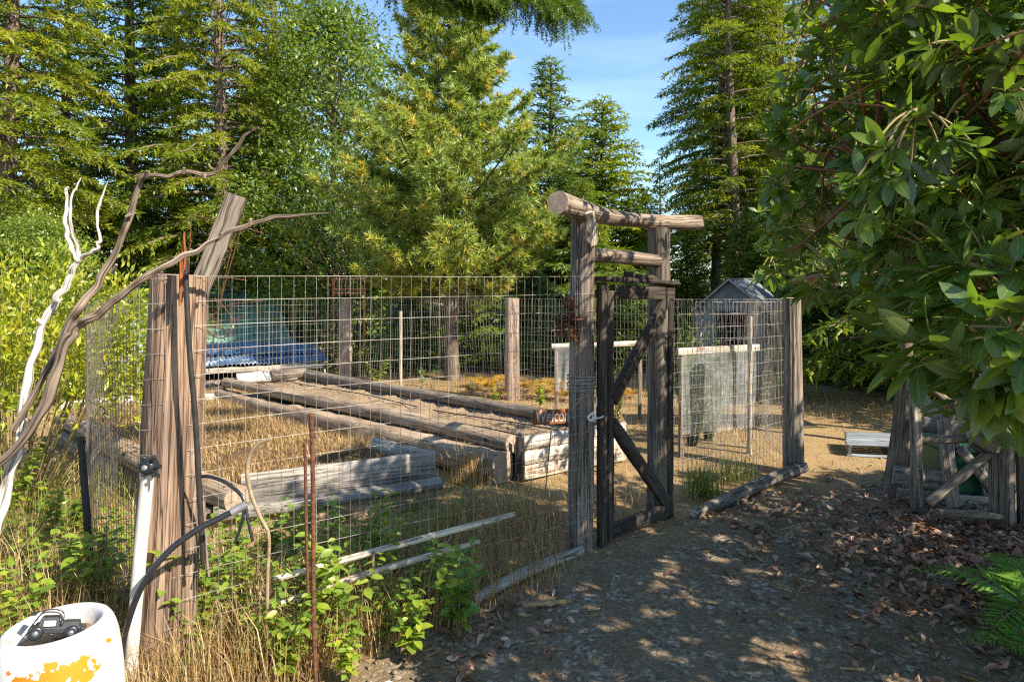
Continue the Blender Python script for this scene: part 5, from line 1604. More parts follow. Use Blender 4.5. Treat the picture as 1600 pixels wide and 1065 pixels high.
# centre
tree('pine', "pine_tree", "bushy pine with yellowing inner needles behind the long bed", 706, 12.2, 1.02, 0.6)
tree('spruce', "spruce_tree", "pointed spruce with a bare leader right of the pine", 858, 19.0, 0.985, 0.4, sxy=1.35)
tree('youngfir', "young_fir", "rounded fir behind the gate beam", 940, 20.5, 0.98, 1.4, sxy=1.25)
tree('youngfir', "young_fir", "fuller fir between the spruce and the rounded fir", 905, 23.0, 0.92, 3.1, sxy=1.3)
tree('youngfir', "young_fir", "shadowed fir low behind the beam's cut end", 800, 20.5, 0.72, 4.4, sxy=1.2)
tree('youngfir', "young_fir", "fir in shade behind the tall gate post", 870, 24.0, 0.85, 2.7)
tree('youngfir', "young_fir", "fir low between the beam's end and the tent shed", 1010, 25.0, 0.80, 3.7)
tree('hemlock', "hemlock_tree", "thin drooping hemlock against the sky", 1030, 27.0, 0.98, 0.5)
tree('youngfir', "young_fir", "dark young fir in shadow behind the pine", 640, 17.5, 0.75, 0.5)
tree('youngfir', "young_fir", "dark young fir between the pine and the spruce", 775, 17.0, 0.62, 5.2)
# right stand
tree('firC', "fir_tree", "tall fir at the edge of the open sky above the gate beam's end", 1118, 23.0, 1.0, 0.2)
tree('firC', "fir_tree", "slim fir with a bare upright trunk over the tent shed", 1152, 21.0, 1.05, 2.1, sxy=0.95)
tree('firB', "fir_tree", "full fir between the slim trunk and the big leaves", 1215, 22.5, 1.05, 4.0)
tree('firC', "fir_tree", "fir rising behind the solitary fence post", 1195, 27.0, 1.1, 5.3)
tree('firB', "fir_tree", "fir behind the tall fir at the edge of the open sky", 1140, 27.5, 1.1, 1.2)
tree('firA', "fir_tree", "shaded fir behind the brown roofed shelter", 1330, 17.0, 0.62, 1.0)
tree('firA', "fir_tree", "shaded fir deep behind the big-leaved tree", 1450, 15.5, 0.66, 2.0)
tree('youngfir', "young_fir", "fir added behind the driftwood screen to shade the clearing", 1545, 9.2, 1.15, 2.0)  # added for the shade it casts over the clearing and shed
tree('cedarbush', "cedar_shrub", "dark cedar shrub right of the solitary post", 1290, 12.6, 0.86, 0.1, "shrub")
tree('cedarbush', "cedar_shrub", "dark cedar shrub under the brown roof", 1370, 11.4, 0.86, 1.3, "shrub")
tree('cedarbush', "cedar_shrub", "dark cedar shrub behind the driftwood screen", 1470, 10.4, 0.84, 2.3, "shrub")
tree('cedarbush', "cedar_shrub", "dark cedar shrub at the corner of the tent shed", 1248, 14.8, 0.85, 3.3, "shrub")
tree('cedarbush', "cedar_shrub", "dark cedar shrub behind the bowed wire fence beside the pine", 640, 14.0, 0.62, 4.3, "shrub")
tree('cedarbush', "cedar_shrub", "dark cedar shrub behind the pale straight post", 830, 13.6, 0.66, 5.3, "shrub")
tree('cedarbush', "cedar_shrub", "dark cedar shrub seen through the gate", 985, 14.5, 0.66, 0.8, "shrub")

for k, (x, d, s, lab) in enumerate(((480, 20.0, 0.8, "young fir low behind the driftwood branch's tip"), (560, 21.0, 0.7, "young fir low behind the bowed wire fence's left half"), (700, 19.5, 0.6, "young fir straight behind the pine trunk"),
        (1075, 20.0, 0.42, "small fir behind the tent shed's left eave"), (1165, 18.5, 0.45, "small fir behind the tent shed's ridge"), (915, 18.0, 0.55, "small fir behind the short round rail"), (985, 21.0, 0.6, "small fir between the two gate posts"), (220, 24.0, 0.9, "fir far behind the bleached branch"), (1250, 19.0, 0.7, "shaded young fir right of the tent shed"))):
    tree('youngfir', "young_fir", lab, x, d, s, 0.7 * k)
# overhanging bough of a fir standing behind the viewpoint
def overhang():
    base = Vector((-2.6, -2.2, 0))
    t = empty("overhanging_fir", tuple(base), "dark fir bough hanging in from above at the top edge", "tree")
    rs = np.random.RandomState(77)
    link("trunk", trunk_mesh(14.0, 0.3, 9), t)
    POS, DIR, NRM, SZ, TT = [], [], [], [], []
    def bough(pts, twl, n):
        P = [Vector(q) for q in cr([tuple(p) for p in pts], 12)]
        idx = np.linspace(0, len(P) - 1, 14).astype(int)
        P = [P[i] for i in idx]
        tube_obj("limb", P, [0.040 * (1 - 0.88 * i / 13) + 0.003 for i in range(14)], M['bark'], t, 8, 0.05, 2)
        A = np.array([tuple(p - base) for p in P])
        for k in range(n):
            s = rs.uniform(0.45, 1.0)
            i = min(12, int(s * 13)); u = s * 13 - i
            p = A[i] * (1 - u) + A[i + 1] * u
            T = A[i + 1] - A[i]; T /= np.linalg.norm(T)
            side = np.cross(T, [0, 0, 1.0]) * rs.choice([-1, 1])
            L = rs.uniform(0.12, twl)
            d0_ = T * rs.uniform(0.1, 0.7) + side * rs.uniform(0.2, 0.9)
            m = int(L / 0.011)
            q = np.linspace(0, 1, m)[:, None]
            pp = p + d0_ * L * q + np.array([0, 0, -1.0]) * (L * 0.75 * q ** 1.5)
            td = np.gradient(pp, axis=0); td /= np.linalg.norm(td, axis=1)[:, None] + 1e-9
            for rep in range(5):
                POS.append(pp + rs.normal(0, 0.003, pp.shape)); DIR.append(td * 0.7 + rdirs(rs, m) * 0.8); NRM.append(rdirs(rs, m))
                SZ.append(rs.uniform(0.022, 0.034, m)); TT.append(np.clip(0.35 + rs.normal(0, 0.13, m), 0, 1))
    s0 = Vector((-2.5, -2.0, 4.9))
    bough([s0, Vector((-1.6, 1.6, 4.3)), at(690, -70, 3.5), at(800, -25, 3.8), at(893, 8, 4.0)], 0.26, 330)
    bough([s0, Vector((-1.7, 1.6, 4.1)), at(620, -62, 3.5), at(720, -26, 3.7), at(775, -12, 3.8)], 0.18, 230)
    bough([s0, Vector((-1.9, 1.6, 4.3)), at(560, -90, 3.6), at(640, -45, 3.8), at(690, -26, 3.9)], 0.20, 170)
    bough([s0, Vector((-1.2, 1.8, 4.6)), at(820, -90, 4.2), at(865, -40, 4.4), at(880, -15, 4.5)], 0.30, 190)
    arr = [np.concatenate(q) for q in (POS, DIR, NRM, SZ, TT)]
    link("crown", crown_mesh(arr, M['fir'], fat=0.16), t)
overhang()

# ------------------------------------------------------------------ yellow-green bush at the left edge
def bush():
    rs = np.random.RandomState(41)
    c = Vector((-3.55, 4.75, float(gz(-3.55, 4.75))))
    t = empty("yellow_bush", tuple(c), "sunlit yellow-green feathery bush behind the driftwood branches", "bush")
    POS, DIR, NRM, SZ, TT, stems = [], [], [], [], [], []
    for k in range(330):
        az = rs.uniform(0, 6.283); r = 1.25 * math.sqrt(rs.uniform(0, 1)); h = rs.uniform(0.25, 1.0)
        top = np.array([r * math.cos(az), r * math.sin(az) * 0.9, (1.95 - 0.55 * (r / 1.25) ** 2) * h ** 0.6])
        b0 = np.array([top[0] * 0.3, top[1] * 0.3, 0.05])
        mid = (b0 + top) / 2 + np.array([top[0] * 0.1, top[1] * 0.1, 0.2])
        q = cr([b0, mid, top], 6)
        if k % 4 == 0: stems.append((q, 0.007))
        bt = rs.uniform(-0.18, 0.2) + 0.15 * (top[2] / 1.9 - 0.5)
        n = 46
        s = rs.uniform(0.45, 1.0, n) ** 0.7
        idx = np.clip(s * (len(q) - 1), 0, len(q) - 1.001); i0 = idx.astype(int); u = (idx - i0)[:, None]
        pp = q[i0] * (1 - u) + q[i0 + 1] * u
        T = q[i0 + 1] - q[i0]; T /= np.linalg.norm(T, axis=1)[:, None]
        off = rdirs(rs, n) * rs.uniform(0.02, 0.13, n)[:, None]
        POS.append(pp + off); DIR.append(T * 0.6 + off / 0.1 + rdirs(rs, n) * 0.4); NRM.append(rdirs(rs, n) * 0.8 + [0, 0, 0.8])
        SZ.append(rs.uniform(0.035, 0.075, n)); TT.append(np.clip(0.5 + bt + rs.normal(0, 0.16, n), 0, 1))
    arr = [np.concatenate(q) for q in (POS, DIR, NRM, SZ, TT)]
    link("foliage", crown_mesh(arr, M['yellowbush'], (DIA_V, DIA_F), 0.34), t)
    link("stems", trunk_mesh(0.6, 0.02, 3, stems, M['twig']), t)
bush()

# ------------------------------------------------------------------ big-leaved tree (near, right)
def arbutus():
    rs = np.random.RandomState(52)
    base = Vector((4.3, 2.3, 0))
    t = empty("arbutus_tree", tuple(base), "big-leaved arbutus with orange limbs overhanging the path", "tree")
    o0 = np.array(base)
    W = []            # whorl centres
    # visible canopy: placed by view region, thinned where its shadow would reach the garden
    def inpoly(x, y):
        xl = np.interp(y, [-120, 0, 60, 150, 330, 430, 470], [1290, 1250, 1235, 1210, 1195, 1200, 1260])
        return x > xl
    kx = TO_SUN.x / TO_SUN.z; ky = TO_SUN.y / TO_SUN.z
    def shade(p):
        sx_, sy_ = p[0] - kx * (p[2] - 0.8), p[1] - ky * (p[2] - 0.8)
        return 0.594 * sx_ - 0.804 * sy_ + 3.02
    while len(W) < 1050:
        x = rs.uniform(1190, 1760); y = rs.uniform(-140, 470); d = rs.uniform(1.8, 3.6)
        if not inpoly(x, y): continue
        if shade(at(x, y, d)) < -0.30 + rs.normal(0, 0.25) and rs.uniform() < (0.45 if x < 1420 and y < 260 else 0.85): continue
        if d > 3.2 and x > 1560: continue
        if d < 2.4 and x < 1330: continue
        if y > 400 and rs.uniform() < 0.5: continue
        W.append(np.array(at(x, y, d)))
    # nearest low spray: large leaves in front of the screen
    for (x, y, d) in ((1432, 535, 1.75), (1500, 465, 1.75), (1585, 535, 1.6), (1550, 600, 1.8), (1470, 590, 2.0), (1610, 480, 1.6), (1600, 640, 1.9), (1520, 520, 1.9), (1400, 480, 2.1), (1460, 430, 2.0), (1560, 420, 1.8), (1370, 455, 2.3), (1500, 625, 2.0), (1560, 655, 2.1), (1620, 590, 1.7), (1590, 400, 1.7), (1350, 400, 2.5), (1420, 395, 2.3), (1530, 560, 2.2), (1575, 470, 2.0), (1450, 500, 1.8), (1410, 560, 1.9), (1480, 545, 1.7), (1540, 500, 1.65), (1600, 560, 1.7), (1440, 460, 1.9), (1520, 590, 1.8), (1490, 410, 1.8), (1385, 520, 2.0), (1570, 620, 1.75)):
        W.append(np.array(at(x, y, d)))
    nbig = len(W)
    # smaller foliage hanging further back over the fence post
    for k in range(60):
        W.append(np.array(at(rs.uniform(1180, 1330), rs.uniform(230, 440), rs.uniform(4.4, 5.2))))
    nvis = len(W)
    # the rest of the crown: unseen, shaped and packed to keep the path in shade
    while len(W) < nvis + 2300:
        p = np.array([rs.uniform(1.9, 6.8), rs.uniform(-1.2, 3.9), rs.uniform(1.2, 3.1)])
        c = (p - [4.3, 1.7, 2.3]) / [2.7, 2.7, 1.3]
        if (c ** 2).sum() > 1: continue
        if shade(p) < 0.1 + rs.normal(0, 0.3): continue
        xp = 800 + p[0] / max(p[1], 0.1) * F
        if p[1] > 0.3 and xp < 1640: continue
        W.append(p)
    W = np.array(W)
    # limbs
    limbs = [
        [(4.3, 2.3, -0.1, 0.15), (4.2, 2.3, 0.9, 0.12), (3.9, 2.35, 1.7, 0.10), (3.3, 2.4, 2.3, 0.07), (2.6, 2.6, 2.7, 0.045), (1.9, 2.8, 2.85, 0.025), (1.4, 2.9, 2.75, 0.010)],
        [(4.15, 2.3, 1.0, 0.10), (3.3, 2.2, 1.25, 0.07), (2.4, 2.1, 1.38, 0.05), (1.75, 2.0, 1.42, 0.03), (1.25, 1.95, 1.45, 0.012)],
        [(3.9, 2.35, 1.7, 0.09), (3.2, 3.0, 2.2, 0.06), (2.6, 3.5, 2.4, 0.04), (2.1, 4.0, 2.3, 0.02), (1.9, 4.6, 1.95, 0.008)],
        [(3.3, 2.4, 2.3, 0.06), (2.5, 2.2, 2.2, 0.04), (1.8, 2.2, 2.05, 0.025), (1.25, 2.3, 1.95, 0.01)],
        [(4.2, 2.3, 0.9, 0.10), (4.6, 1.6, 1.9, 0.08), (4.7, 0.9, 2.5, 0.05), (4.6, 0.2, 2.9, 0.02)],
        [(3.9, 2.35, 1.7, 0.10), (4.1, 1.9, 2.3, 0.08), (4.3, 1.4, 2.7, 0.05), (4.4, 1.2, 3.0, 0.015)],
        [(3.9, 2.35, 1.7, 0.07), (3.2, 1.6, 2.3, 0.05), (2.5, 0.9, 2.6, 0.03), (2.1, 0.4, 2.8, 0.01)],
        [(4.6, 1.6, 2.2, 0.06), (5.4, 1.6, 2.6, 0.04), (6.2, 1.6, 2.8, 0.015)],
        [(2.4, 2.1, 1.38, 0.035), (2.0, 1.9, 1.22, 0.022), (1.55, 1.8, 1.25, 0.010)],
    ]
    nodes = []; nrad = []
    for k, lb in enumerate(limbs):
        Q = cr(lb, 8)
        V, Fq, uv, mi = tube(Q[:, :3] - o0, Q[:, 3], 14, 0.03, 0, k)
        link("trunk" if k == 0 else "limb", arrays_mesh("limb", V, Fq, [M['arbark'], M['arbark']], None, uv, True, mi), t)
        nodes.append(Q[4:, :3])
    nodes = np.concatenate(nodes)
    # secondary branches: a third of the whorls act as hubs
    hubs = W[rs.permutation(len(W))[: len(W) // 9]]
    parts = []
    hubpts = [nodes]
    for h in hubs:
        j = np.argmin(((nodes - h) ** 2).sum(1))
        a_, b_ = nodes[j], h
        mid = (a_ + b_) / 2 + rs.normal(0, 0.12, 3) + [0, 0, 0.04]
        q = cr([a_, mid, b_], 6)
        hubpts.append(q[3:])
        parts.append(tube(q - o0, np.linspace(0.007, 0.003, len(q)), 6, 0, 0, 1, False))
    hubpts = np.concatenate(hubpts)
    VV, FF, UU, off = [], [], [], 0
    for V, Fq, uv, mi in parts:
        VV.append(V); FF.append(Fq + off); UU.append(uv); off += len(V)
    tag(link("branches", arrays_mesh("branches", np.concatenate(VV), np.concatenate(FF), M['arbark'], None, np.concatenate(UU), True), t), kind="stuff")
    parts = []; ISV = []
    POS, DIR, NRM, SZ, TT = [], [], [], [], []
    for i, w in enumerate(W):
        j = np.argmin(((hubpts - w) ** 2).sum(1))
        a_ = hubpts[j]
        ax = w - a_
        dist = np.linalg.norm(ax)
        if dist < 0.03:
            ax = np.array([-0.5, 0.2, 0.6])
        ax = ax / np.linalg.norm(ax) * 0.7 + np.array([-0.25, -0.1, 0.35]) + rs.normal(0, 0.25, 3)
        ax /= np.linalg.norm(ax)
        if dist > 0.03:
            q = cr([a_, (a_ + w) / 2 + [0, 0, 0.02], w], 4)
            parts.append(tube(q - o0, np.linspace(0.0045, 0.0028, len(q)), 5, 0, 0, 1, False))
        n = rs.randint(8, 14)
        e1 = np.cross(ax, [0.3, 0.2, 1.0]); e1 /= np.linalg.norm(e1); e2 = np.cross(ax, e1)
        th = np.arange(n) * 2.39996 + rs.uniform(0, 6.28)
        openk = rs.uniform(0.35, 1.25, n)
        d = ax[None] * np.cos(openk)[:, None] + (np.cos(th)[:, None] * e1 + np.sin(th)[:, None] * e2) * np.sin(openk)[:, None]
        d[:, 2] -= rs.uniform(0.05, 0.4, n)
        back = rs.uniform(0, 0.05, n)[:, None]
        ISV.append(np.full(n, i < nvis))
        POS.append(w - ax * back + d * 0.012); DIR.append(d)
        NRM.append(ax[None] + np.array([0, 0, 0.9]) + rs.normal(0, 0.22, (n, 3)))
        young = rs.uniform() < 0.18
        SZ.append(rs.uniform(0.06, 0.105, n) * (1.4 if 1050 <= i < nbig else 0.9 if i < nvis else 1.42))
        TT.append(np.clip(0.40 + (0.28 if young else 0) + rs.normal(0, 0.13, n), 0, 1))
    VV, FF, UU, off = [], [], [], 0
    for V, Fq, uv, mi in parts:
        VV.append(V); FF.append(Fq + off); UU.append(uv); off += len(V)
    tag(link("twigs", arrays_mesh("twigs", np.concatenate(VV), np.concatenate(FF), M['twig'], None, np.concatenate(UU), True), t), kind="stuff")
    pos, dr, nr, sz, tt = [np.concatenate(q) for q in (POS, DIR, NRM, SZ, TT)]
    # the leaves that show largest become parts of their own
    xp = 800 + pos[:, 0] / np.maximum(pos[:, 1], 0.2) * F
    yp = 432 - (pos[:, 2] - EYE) / np.maximum(pos[:, 1], 0.2) * F
    app = sz / np.maximum(pos[:, 1], 0.2) * ((xp > 1150) & (xp < 1600) & (yp > 0) & (yp < 800))
    big = np.argsort(-app)[:290]
    rest = np.ones(len(pos), bool); rest[big] = False
    variants = []
    for v in range(6):
        bv, bf = leaf_base(7, rs.uniform(0.30, 0.42), rs.uniform(0.05, 0.16), rs.uniform(0.05, 0.26))
        variants.append(arrays_mesh("leaf", bv, bf, M['arbutus'], np.full(len(bv), 0.25 + 0.09 * v), None, True))
        ra = variants[-1].attributes.new("rib", 'FLOAT', 'POINT')
        ra.data.foreach_set("value", np.tile([0.0, 1.0, 0.0], len(bv) // 3).astype(np.float32))
    for i in big:
        y = Vector(dr[i]).normalized(); x = y.cross(Vector(nr[i])).normalized(); z = x.cross(y)
        m = Matrix((x, y, z)).transposed().to_4x4() @ Matrix.Scale(sz[i], 4)
        m.translation = Vector(pos[i]) - base
        o = link("leaf", variants[int(np.clip((tt[i] - 0.2) * 10, 0, 5))], t)
        o.matrix_basis = m
    bv, bf = leaf_base(4, 0.40, 0.10, 0.14)
    isv = np.concatenate(ISV)
    near_, off_ = rest & isv, rest & ~isv
    b2, f2 = leaf_base(2, 0.42, 0.10, 0.14)
    V, Fc = merge([scatter(bv, bf, pos[near_] - o0, dr[near_], nr[near_], sz[near_]), scatter(b2, f2, pos[off_] - o0, dr[off_], nr[off_], sz[off_])])
    tn = np.concatenate([np.repeat(tt[near_], len(bv)), np.repeat(tt[off_], len(b2))])
    tag(link("foliage", arrays_mesh("foliage", V, Fc, M['arbutus'], tn, None, True), t), kind="stuff")
arbutus()

# ------------------------------------------------------------------ low plants
def weed_proto(seed, h, nst, lsize, mat):
    rs = np.random.RandomState(seed)
    POS, DIR, NRM, SZ, TT, stems = [], [], [], [], [], []
    for s in range(nst):
        az = rs.uniform(0, 6.28); ln = rs.uniform(0.05, 0.4)
        top = np.array([math.cos(az) * h * ln, math.sin(az) * h * ln, h * rs.uniform(0.6, 1.0)])
        q = cr([np.array([0, 0, 0.]), top * [0.4, 0.4, 0.55], top], 5)
        stems.append((q, 0.0028))
        n = int(9 + h * 26)
        u = np.linspace(0.2, 1.0, n)
        idx = u * (len(q) - 1.001); i0 = idx.astype(int); f = (idx - i0)[:, None]
        p = q[i0] * (1 - f) + q[i0 + 1] * f
        th = np.arange(n) * 2.4 + rs.uniform(0, 6)
        d = np.stack([np.cos(th), np.sin(th), rs.uniform(-0.1, 0.6, n)], 1)
        POS.append(p); DIR.append(d); NRM.append(np.array([0, 0, 1.0]) + rs.normal(0, 0.3, (n, 3)))
        SZ.append(lsize * rs.uniform(0.6, 1.2, n) * (1.1 - 0.35 * u)); TT.append(np.clip(0.5 + rs.normal(0, 0.18, n), 0, 1))
    bv, bf = leaf_base(4, 0.55, 0.12, 0.25)
    V, Fc = scatter(bv, bf, *[np.concatenate(q) for q in (POS, DIR, NRM, SZ)])
    fo = arrays_mesh("foliage", V, Fc, mat, np.repeat(np.concatenate(TT), len(bv)), None, True)
    st = trunk_mesh(0.02, 0.002, 2, stems, M['twig'], nang=4)
    return fo, st
WP = [weed_proto(61, 0.36, 6, 0.056, M['weed']), weed_proto(62, 0.30, 7, 0.048, M['weed']), weed_proto(63, 0.45, 5, 0.062, M['weed']), weed_proto(64, 0.22, 6, 0.05, M['weed'])]
def plant(k, name, label, p, s, rz, cat="plant", group=None, sz=1.0):
    t = empty(name, tuple(p), label, cat, group, rz)
    t.scale = (s, s, s * sz)
    link("foliage", WP[k][0], t); link("stem", WP[k][1], t)
    return t
ORD = 'first second third fourth fifth sixth seventh eighth ninth tenth eleventh twelfth thirteenth fourteenth fifteenth sixteenth seventeenth eighteenth nineteenth twentieth twenty-first twenty-second twenty-third twenty-fourth twenty-fifth twenty-sixth twenty-seventh twenty-eighth twenty-ninth thirtieth'.split()
rs = np.random.RandomState(91)
spots = []
for x, y in ((272, 1000), (328, 985), (345, 925), (372, 960), (398, 900), (425, 985), (446, 935), (470, 1010), (520, 945), (548, 990), (575, 925), (602, 975), (632, 945), (655, 915), (690, 930), (715, 965), (560, 880), (510, 890), (365, 870), (455, 870), (612, 885), (665, 870), (485, 960), (420, 855), (590, 850), (300, 1015), (395, 1020), (545, 1035), (445, 1035), (640, 1000)):
    spots.append((x, y, 0))
for x, y in ((40, 860), (85, 820), (20, 930), (60, 770), (110, 880), (150, 945), (170, 900), (95, 940), (190, 955), (30, 1000), (65, 700), (25, 780), (120, 800), (160, 850), (205, 880), (70, 900), (10, 850), (48, 960)):
    spots.append((x, y, 1))
for k, (x, y, side) in enumerate(spots):
    p = G(x, y + 30); p.z = float(gz(p.x, p.y)) - 0.01
    plant(int(rs.randint(0, 3)) if side == 0 else int(rs.choice([0, 2, 3])), "leafy_weed",
          ("leafy green weed at the fence foot, %s from the corner post" if side == 0 else "leafy green weed below the driftwood branches, %s from the left edge") % ORD[sum(1 for q in spots if q[2] == side and q[0] < x)],
          p, float(rs.uniform(0.85, 1.25)), float(rs.uniform(0, 6.28)), "plant", "weeds along the fence foot" if side == 0 else "weeds below the driftwood")
for lab, x, d, k, s in (("upright green plant behind the far end of the long bed", 588, 10.3, 2, 1.25), ("broad-leaved green plant beside the foot of the pale straight post", 845, 8.9, 0, 1.15), ("dark little plant left of the pale straight post's foot", 773, 9.3, 1, 0.9),
                        ("low green plant under the bowed wire fence", 660, 11.3, 3, 1.4), ("small green sprout drooping over the thin edge log", 722, 3.15, 1, 0.75)):
    p = onground(x, d)
    plant(k, "garden_plant", lab, p, s, 1.0 + x)

def fern_proto(seed, nf, L, mat, lift=0.9):
    rs = np.random.RandomState(seed)
    POS, DIR, NRM, SZ, TT, stems = [], [], [], [], [], []
    for k in range(nf):
        az = k * 6.283 / nf + rs.normal(0, 0.3)
        out = np.array([math.cos(az), math.sin(az), 0])
        l = L * rs.uniform(0.75, 1.1)
        s = np.linspace(0, 1, 26)[:, None]
        q = out * (l * 0.85 * s ** 1.15) + np.array([0, 0, 1.0]) * (l * lift * (s * 1.05 - 0.85 * s * s))
        stems.append((q[::5], 0.003))
        T = np.gradient(q, axis=0); T /= np.linalg.norm(T, axis=1)[:, None]
        side = np.cross(T, [0, 0, 1.0]); side /= np.linalg.norm(side, axis=1)[:, None]
        bt = rs.uniform(-0.15, 0.15)
        for i in range(5, 26):
            u = (i - 5) / 20
            pl_ = l * (0.30 * (1 - u) ** 0.85 + 0.02)
            for sg in (-1, 1):
                pd = side[i] * sg + T[i] * 0.5 + [0, 0, -0.10] + rs.normal(0, 0.05, 3)
                pd = pd / np.linalg.norm(pd)
                up_ = np.cross(side[i], T[i]); up_ = up_ * np.sign(up_[2] + 1e-9)
                # the pinna itself and its small lobes
                POS.append(q[i][None]); DIR.append(pd[None]); NRM.append((up_ + rs.normal(0, 0.12, 3))[None]); SZ.append(np.array([pl_])); TT.append(np.array([np.clip(0.5 + bt + rs.normal(0, 0.1), 0, 1)]))
                m = max(3, int(pl_ / 0.022))
                w = np.linspace(0.12, 0.85, m)
                s2 = np.cross(up_, pd)
                for g2 in (-1, 1):
                    POS.append(q[i] + pd * (pl_ * w)[:, None]); DIR.append(s2[None] * g2 + pd * 0.7 + rs.normal(0, 0.05, (m, 3))); NRM.append(np.tile(up_, (m, 1)) + rs.normal(0, 0.15, (m, 3)))
                    SZ.append(0.15 * pl_ * (1.15 - w)); TT.append(np.clip(0.5 + bt + rs.normal(0, 0.1, m), 0, 1))
    arr = [np.concatenate(q) for q in (POS, DIR, NRM, SZ, TT)]
    fo = crown_mesh(arr, mat, (DIA_V, DIA_F), np.where(arr[3] > 0.05, 0.13, 0.5))
    return fo, trunk_mesh(0.02, 0.002, 2, stems, M['twig'], nang=4)
FG = fern_proto(71, 6, 0.72, M['fern'], 0.95); FY = fern_proto(72, 8, 0.55, M['ferngold'], 1.1)
def fern(pr, name, label, p, s, rz, group=None):
    t = empty(name, tuple(p), label, "fern", group, rz)
    t.scale = (s, s, s)
    link("frond_leaflets", pr[0], t); link("stem", pr[1], t)
fern(FG, "bracken_fern", "bright green fern at the path edge in front of the leaf litter", Vector((2.40, 3.0, -0.01)), 0.9, 0.4)
fern(FG, "bracken_fern", "green fern frond clump low at the bottom corner under the bright fern", Vector((2.18, 2.72, -0.01)), 0.55, 2.0)
fern(FG, "bracken_fern", "smaller green fern behind the bright fern", Vector((2.66, 3.4, -0.01)), 0.5, 1.0)
GF = ((760, 10.5, 0.9), (792, 11.2, 0.8), (745, 11.2, 0.7), (822, 10.4, 0.85), (852, 9.8, 0.9), (880, 9.6, 0.8), (870, 10.6, 0.9), (900, 10.3, 0.8), (780, 9.9, 0.6), (738, 10.3, 0.5), (955, 9.6, 0.8), (985, 9.8, 0.7))
for k, (x, d, s) in enumerate(GF):
    fern(FY, "golden_fern", "golden dry bracken behind the long bed, %s from the pine" % ORD[sum(1 for q in GF if q[0] < x)], onground(x, d), s, k * 1.3, "golden bracken behind the long bed")

# tall broom beside the gate
def broom():
    rs = np.random.RandomState(14)
    for lab, x, d, h, n in (("tall green broom stems between the gate and the netted frame", 1083, 6.7, 1.35, 60), ("leafy broom clump leaning over the white rail", 1108, 6.95, 1.05, 46), ("pale broom sprig seen through the upper half of the gate", 958, 7.4, 1.1, 22)):
        c = onground(x, d)
        t = empty("broom_plant", tuple(c), lab, "plant")
        POS, DIR, NRM, SZ, TT, stems = [], [], [], [], [], []
        for k in range(n):
            az = rs.uniform(0, 6.28); hh = h * rs.uniform(0.45, 1.05); sp_ = rs.uniform(0.02, 0.22)
            top = np.array([math.cos(az) * sp_ * 1.3, math.sin(az) * sp_, hh])
            q = cr([np.array([math.cos(az) * 0.04, math.sin(az) * 0.04, 0.]), top * [0.6, 0.6, 0.5], top], 5)
            stems.append((q, 0.0032))
            m = 30
            u = rs.uniform(0.15, 1.0, m); idx = u * (len(q) - 1.001); i0 = idx.astype(int); f = (idx - i0)[:, None]
            POS.append(q[i0] * (1 - f) + q[i0 + 1] * f + rs.normal(0, 0.012, (m, 3))); DIR.append(rdirs(rs, m) * 0.7 + [0, 0, 0.9]); NRM.append(rdirs(rs, m))
            SZ.append(rs.uniform(0.025, 0.06, m)); TT.append(np.clip(0.45 + 0.4 * (1 - u) + rs.normal(0, 0.15, m), 0, 1))
        arr = [np.concatenate(q) for q in (POS, DIR, NRM, SZ, TT)]
        link("foliage", crown_mesh(arr, M['broom'], (DIA_V, DIA_F), 0.25), t)
        link("stem", trunk_mesh(0.05, 0.006, 3, stems, M['broom'], nang=4), t)
broom()

# ------------------------------------------------------------------ grass, leaf litter, pebbles
def blades(rs, X, Y, h, w, bend, z=None):
    n = len(X)
    az = rs.uniform(0, 6.283, n)
    d = np.stack([np.cos(az), np.sin(az), np.zeros(n)], 1)
    x = np.stack([-np.sin(az + rs.normal(0, .7, n)), np.cos(az), np.zeros(n)], 1)
    base = np.stack([X, Y, gz(X, Y) - 0.012 if z is None else z], 1)
    b = bend
    mid = base + np.array([0, 0, 1.0]) * (h * 0.58)[:, None] + d * (h * b * 0.35)[:, None]
    tip = base + np.array([0, 0, 1.0]) * (h * (1 - 0.35 * b))[:, None] + d * (h * b)[:, None]
    W = (w * 0.5)[:, None] * x
    V = np.stack([base - W, base + W, mid + W * 0.7, mid - W * 0.7, tip], 1)
    i = np.arange(n)[:, None] * 5
    Fc = np.concatenate([i + [[0, 1, 2]], i + [[0, 2, 3]], i + [[3, 2, 4]]], 0)
    return V.reshape(-1, 3), Fc

def inquad(X, Y, q):
    q = np.array(q)
    ok = np.ones(len(X), bool)
    sgn = None
    for k in range(4):
        a, b = q[k], q[(k + 1) % 4]
        c = (b[0] - a[0]) * (Y - a[1]) - (b[1] - a[1]) * (X - a[0])
        if sgn is None: sgn = np.sign(np.median(c[np.abs(c) > 0])) if False else 1
        ok &= (c > 0)
    return ok
QA = [A1, A2, A3, A4]; QB = [(B1[0] - 0.2, B1[1] - 0.12), (B2[0] + 0.1, B2[1]), B3, B4]
def outside(X, Y):
    """signed distance outside the fence line"""
    return 0.594 * X - 0.804 * Y + 3.02

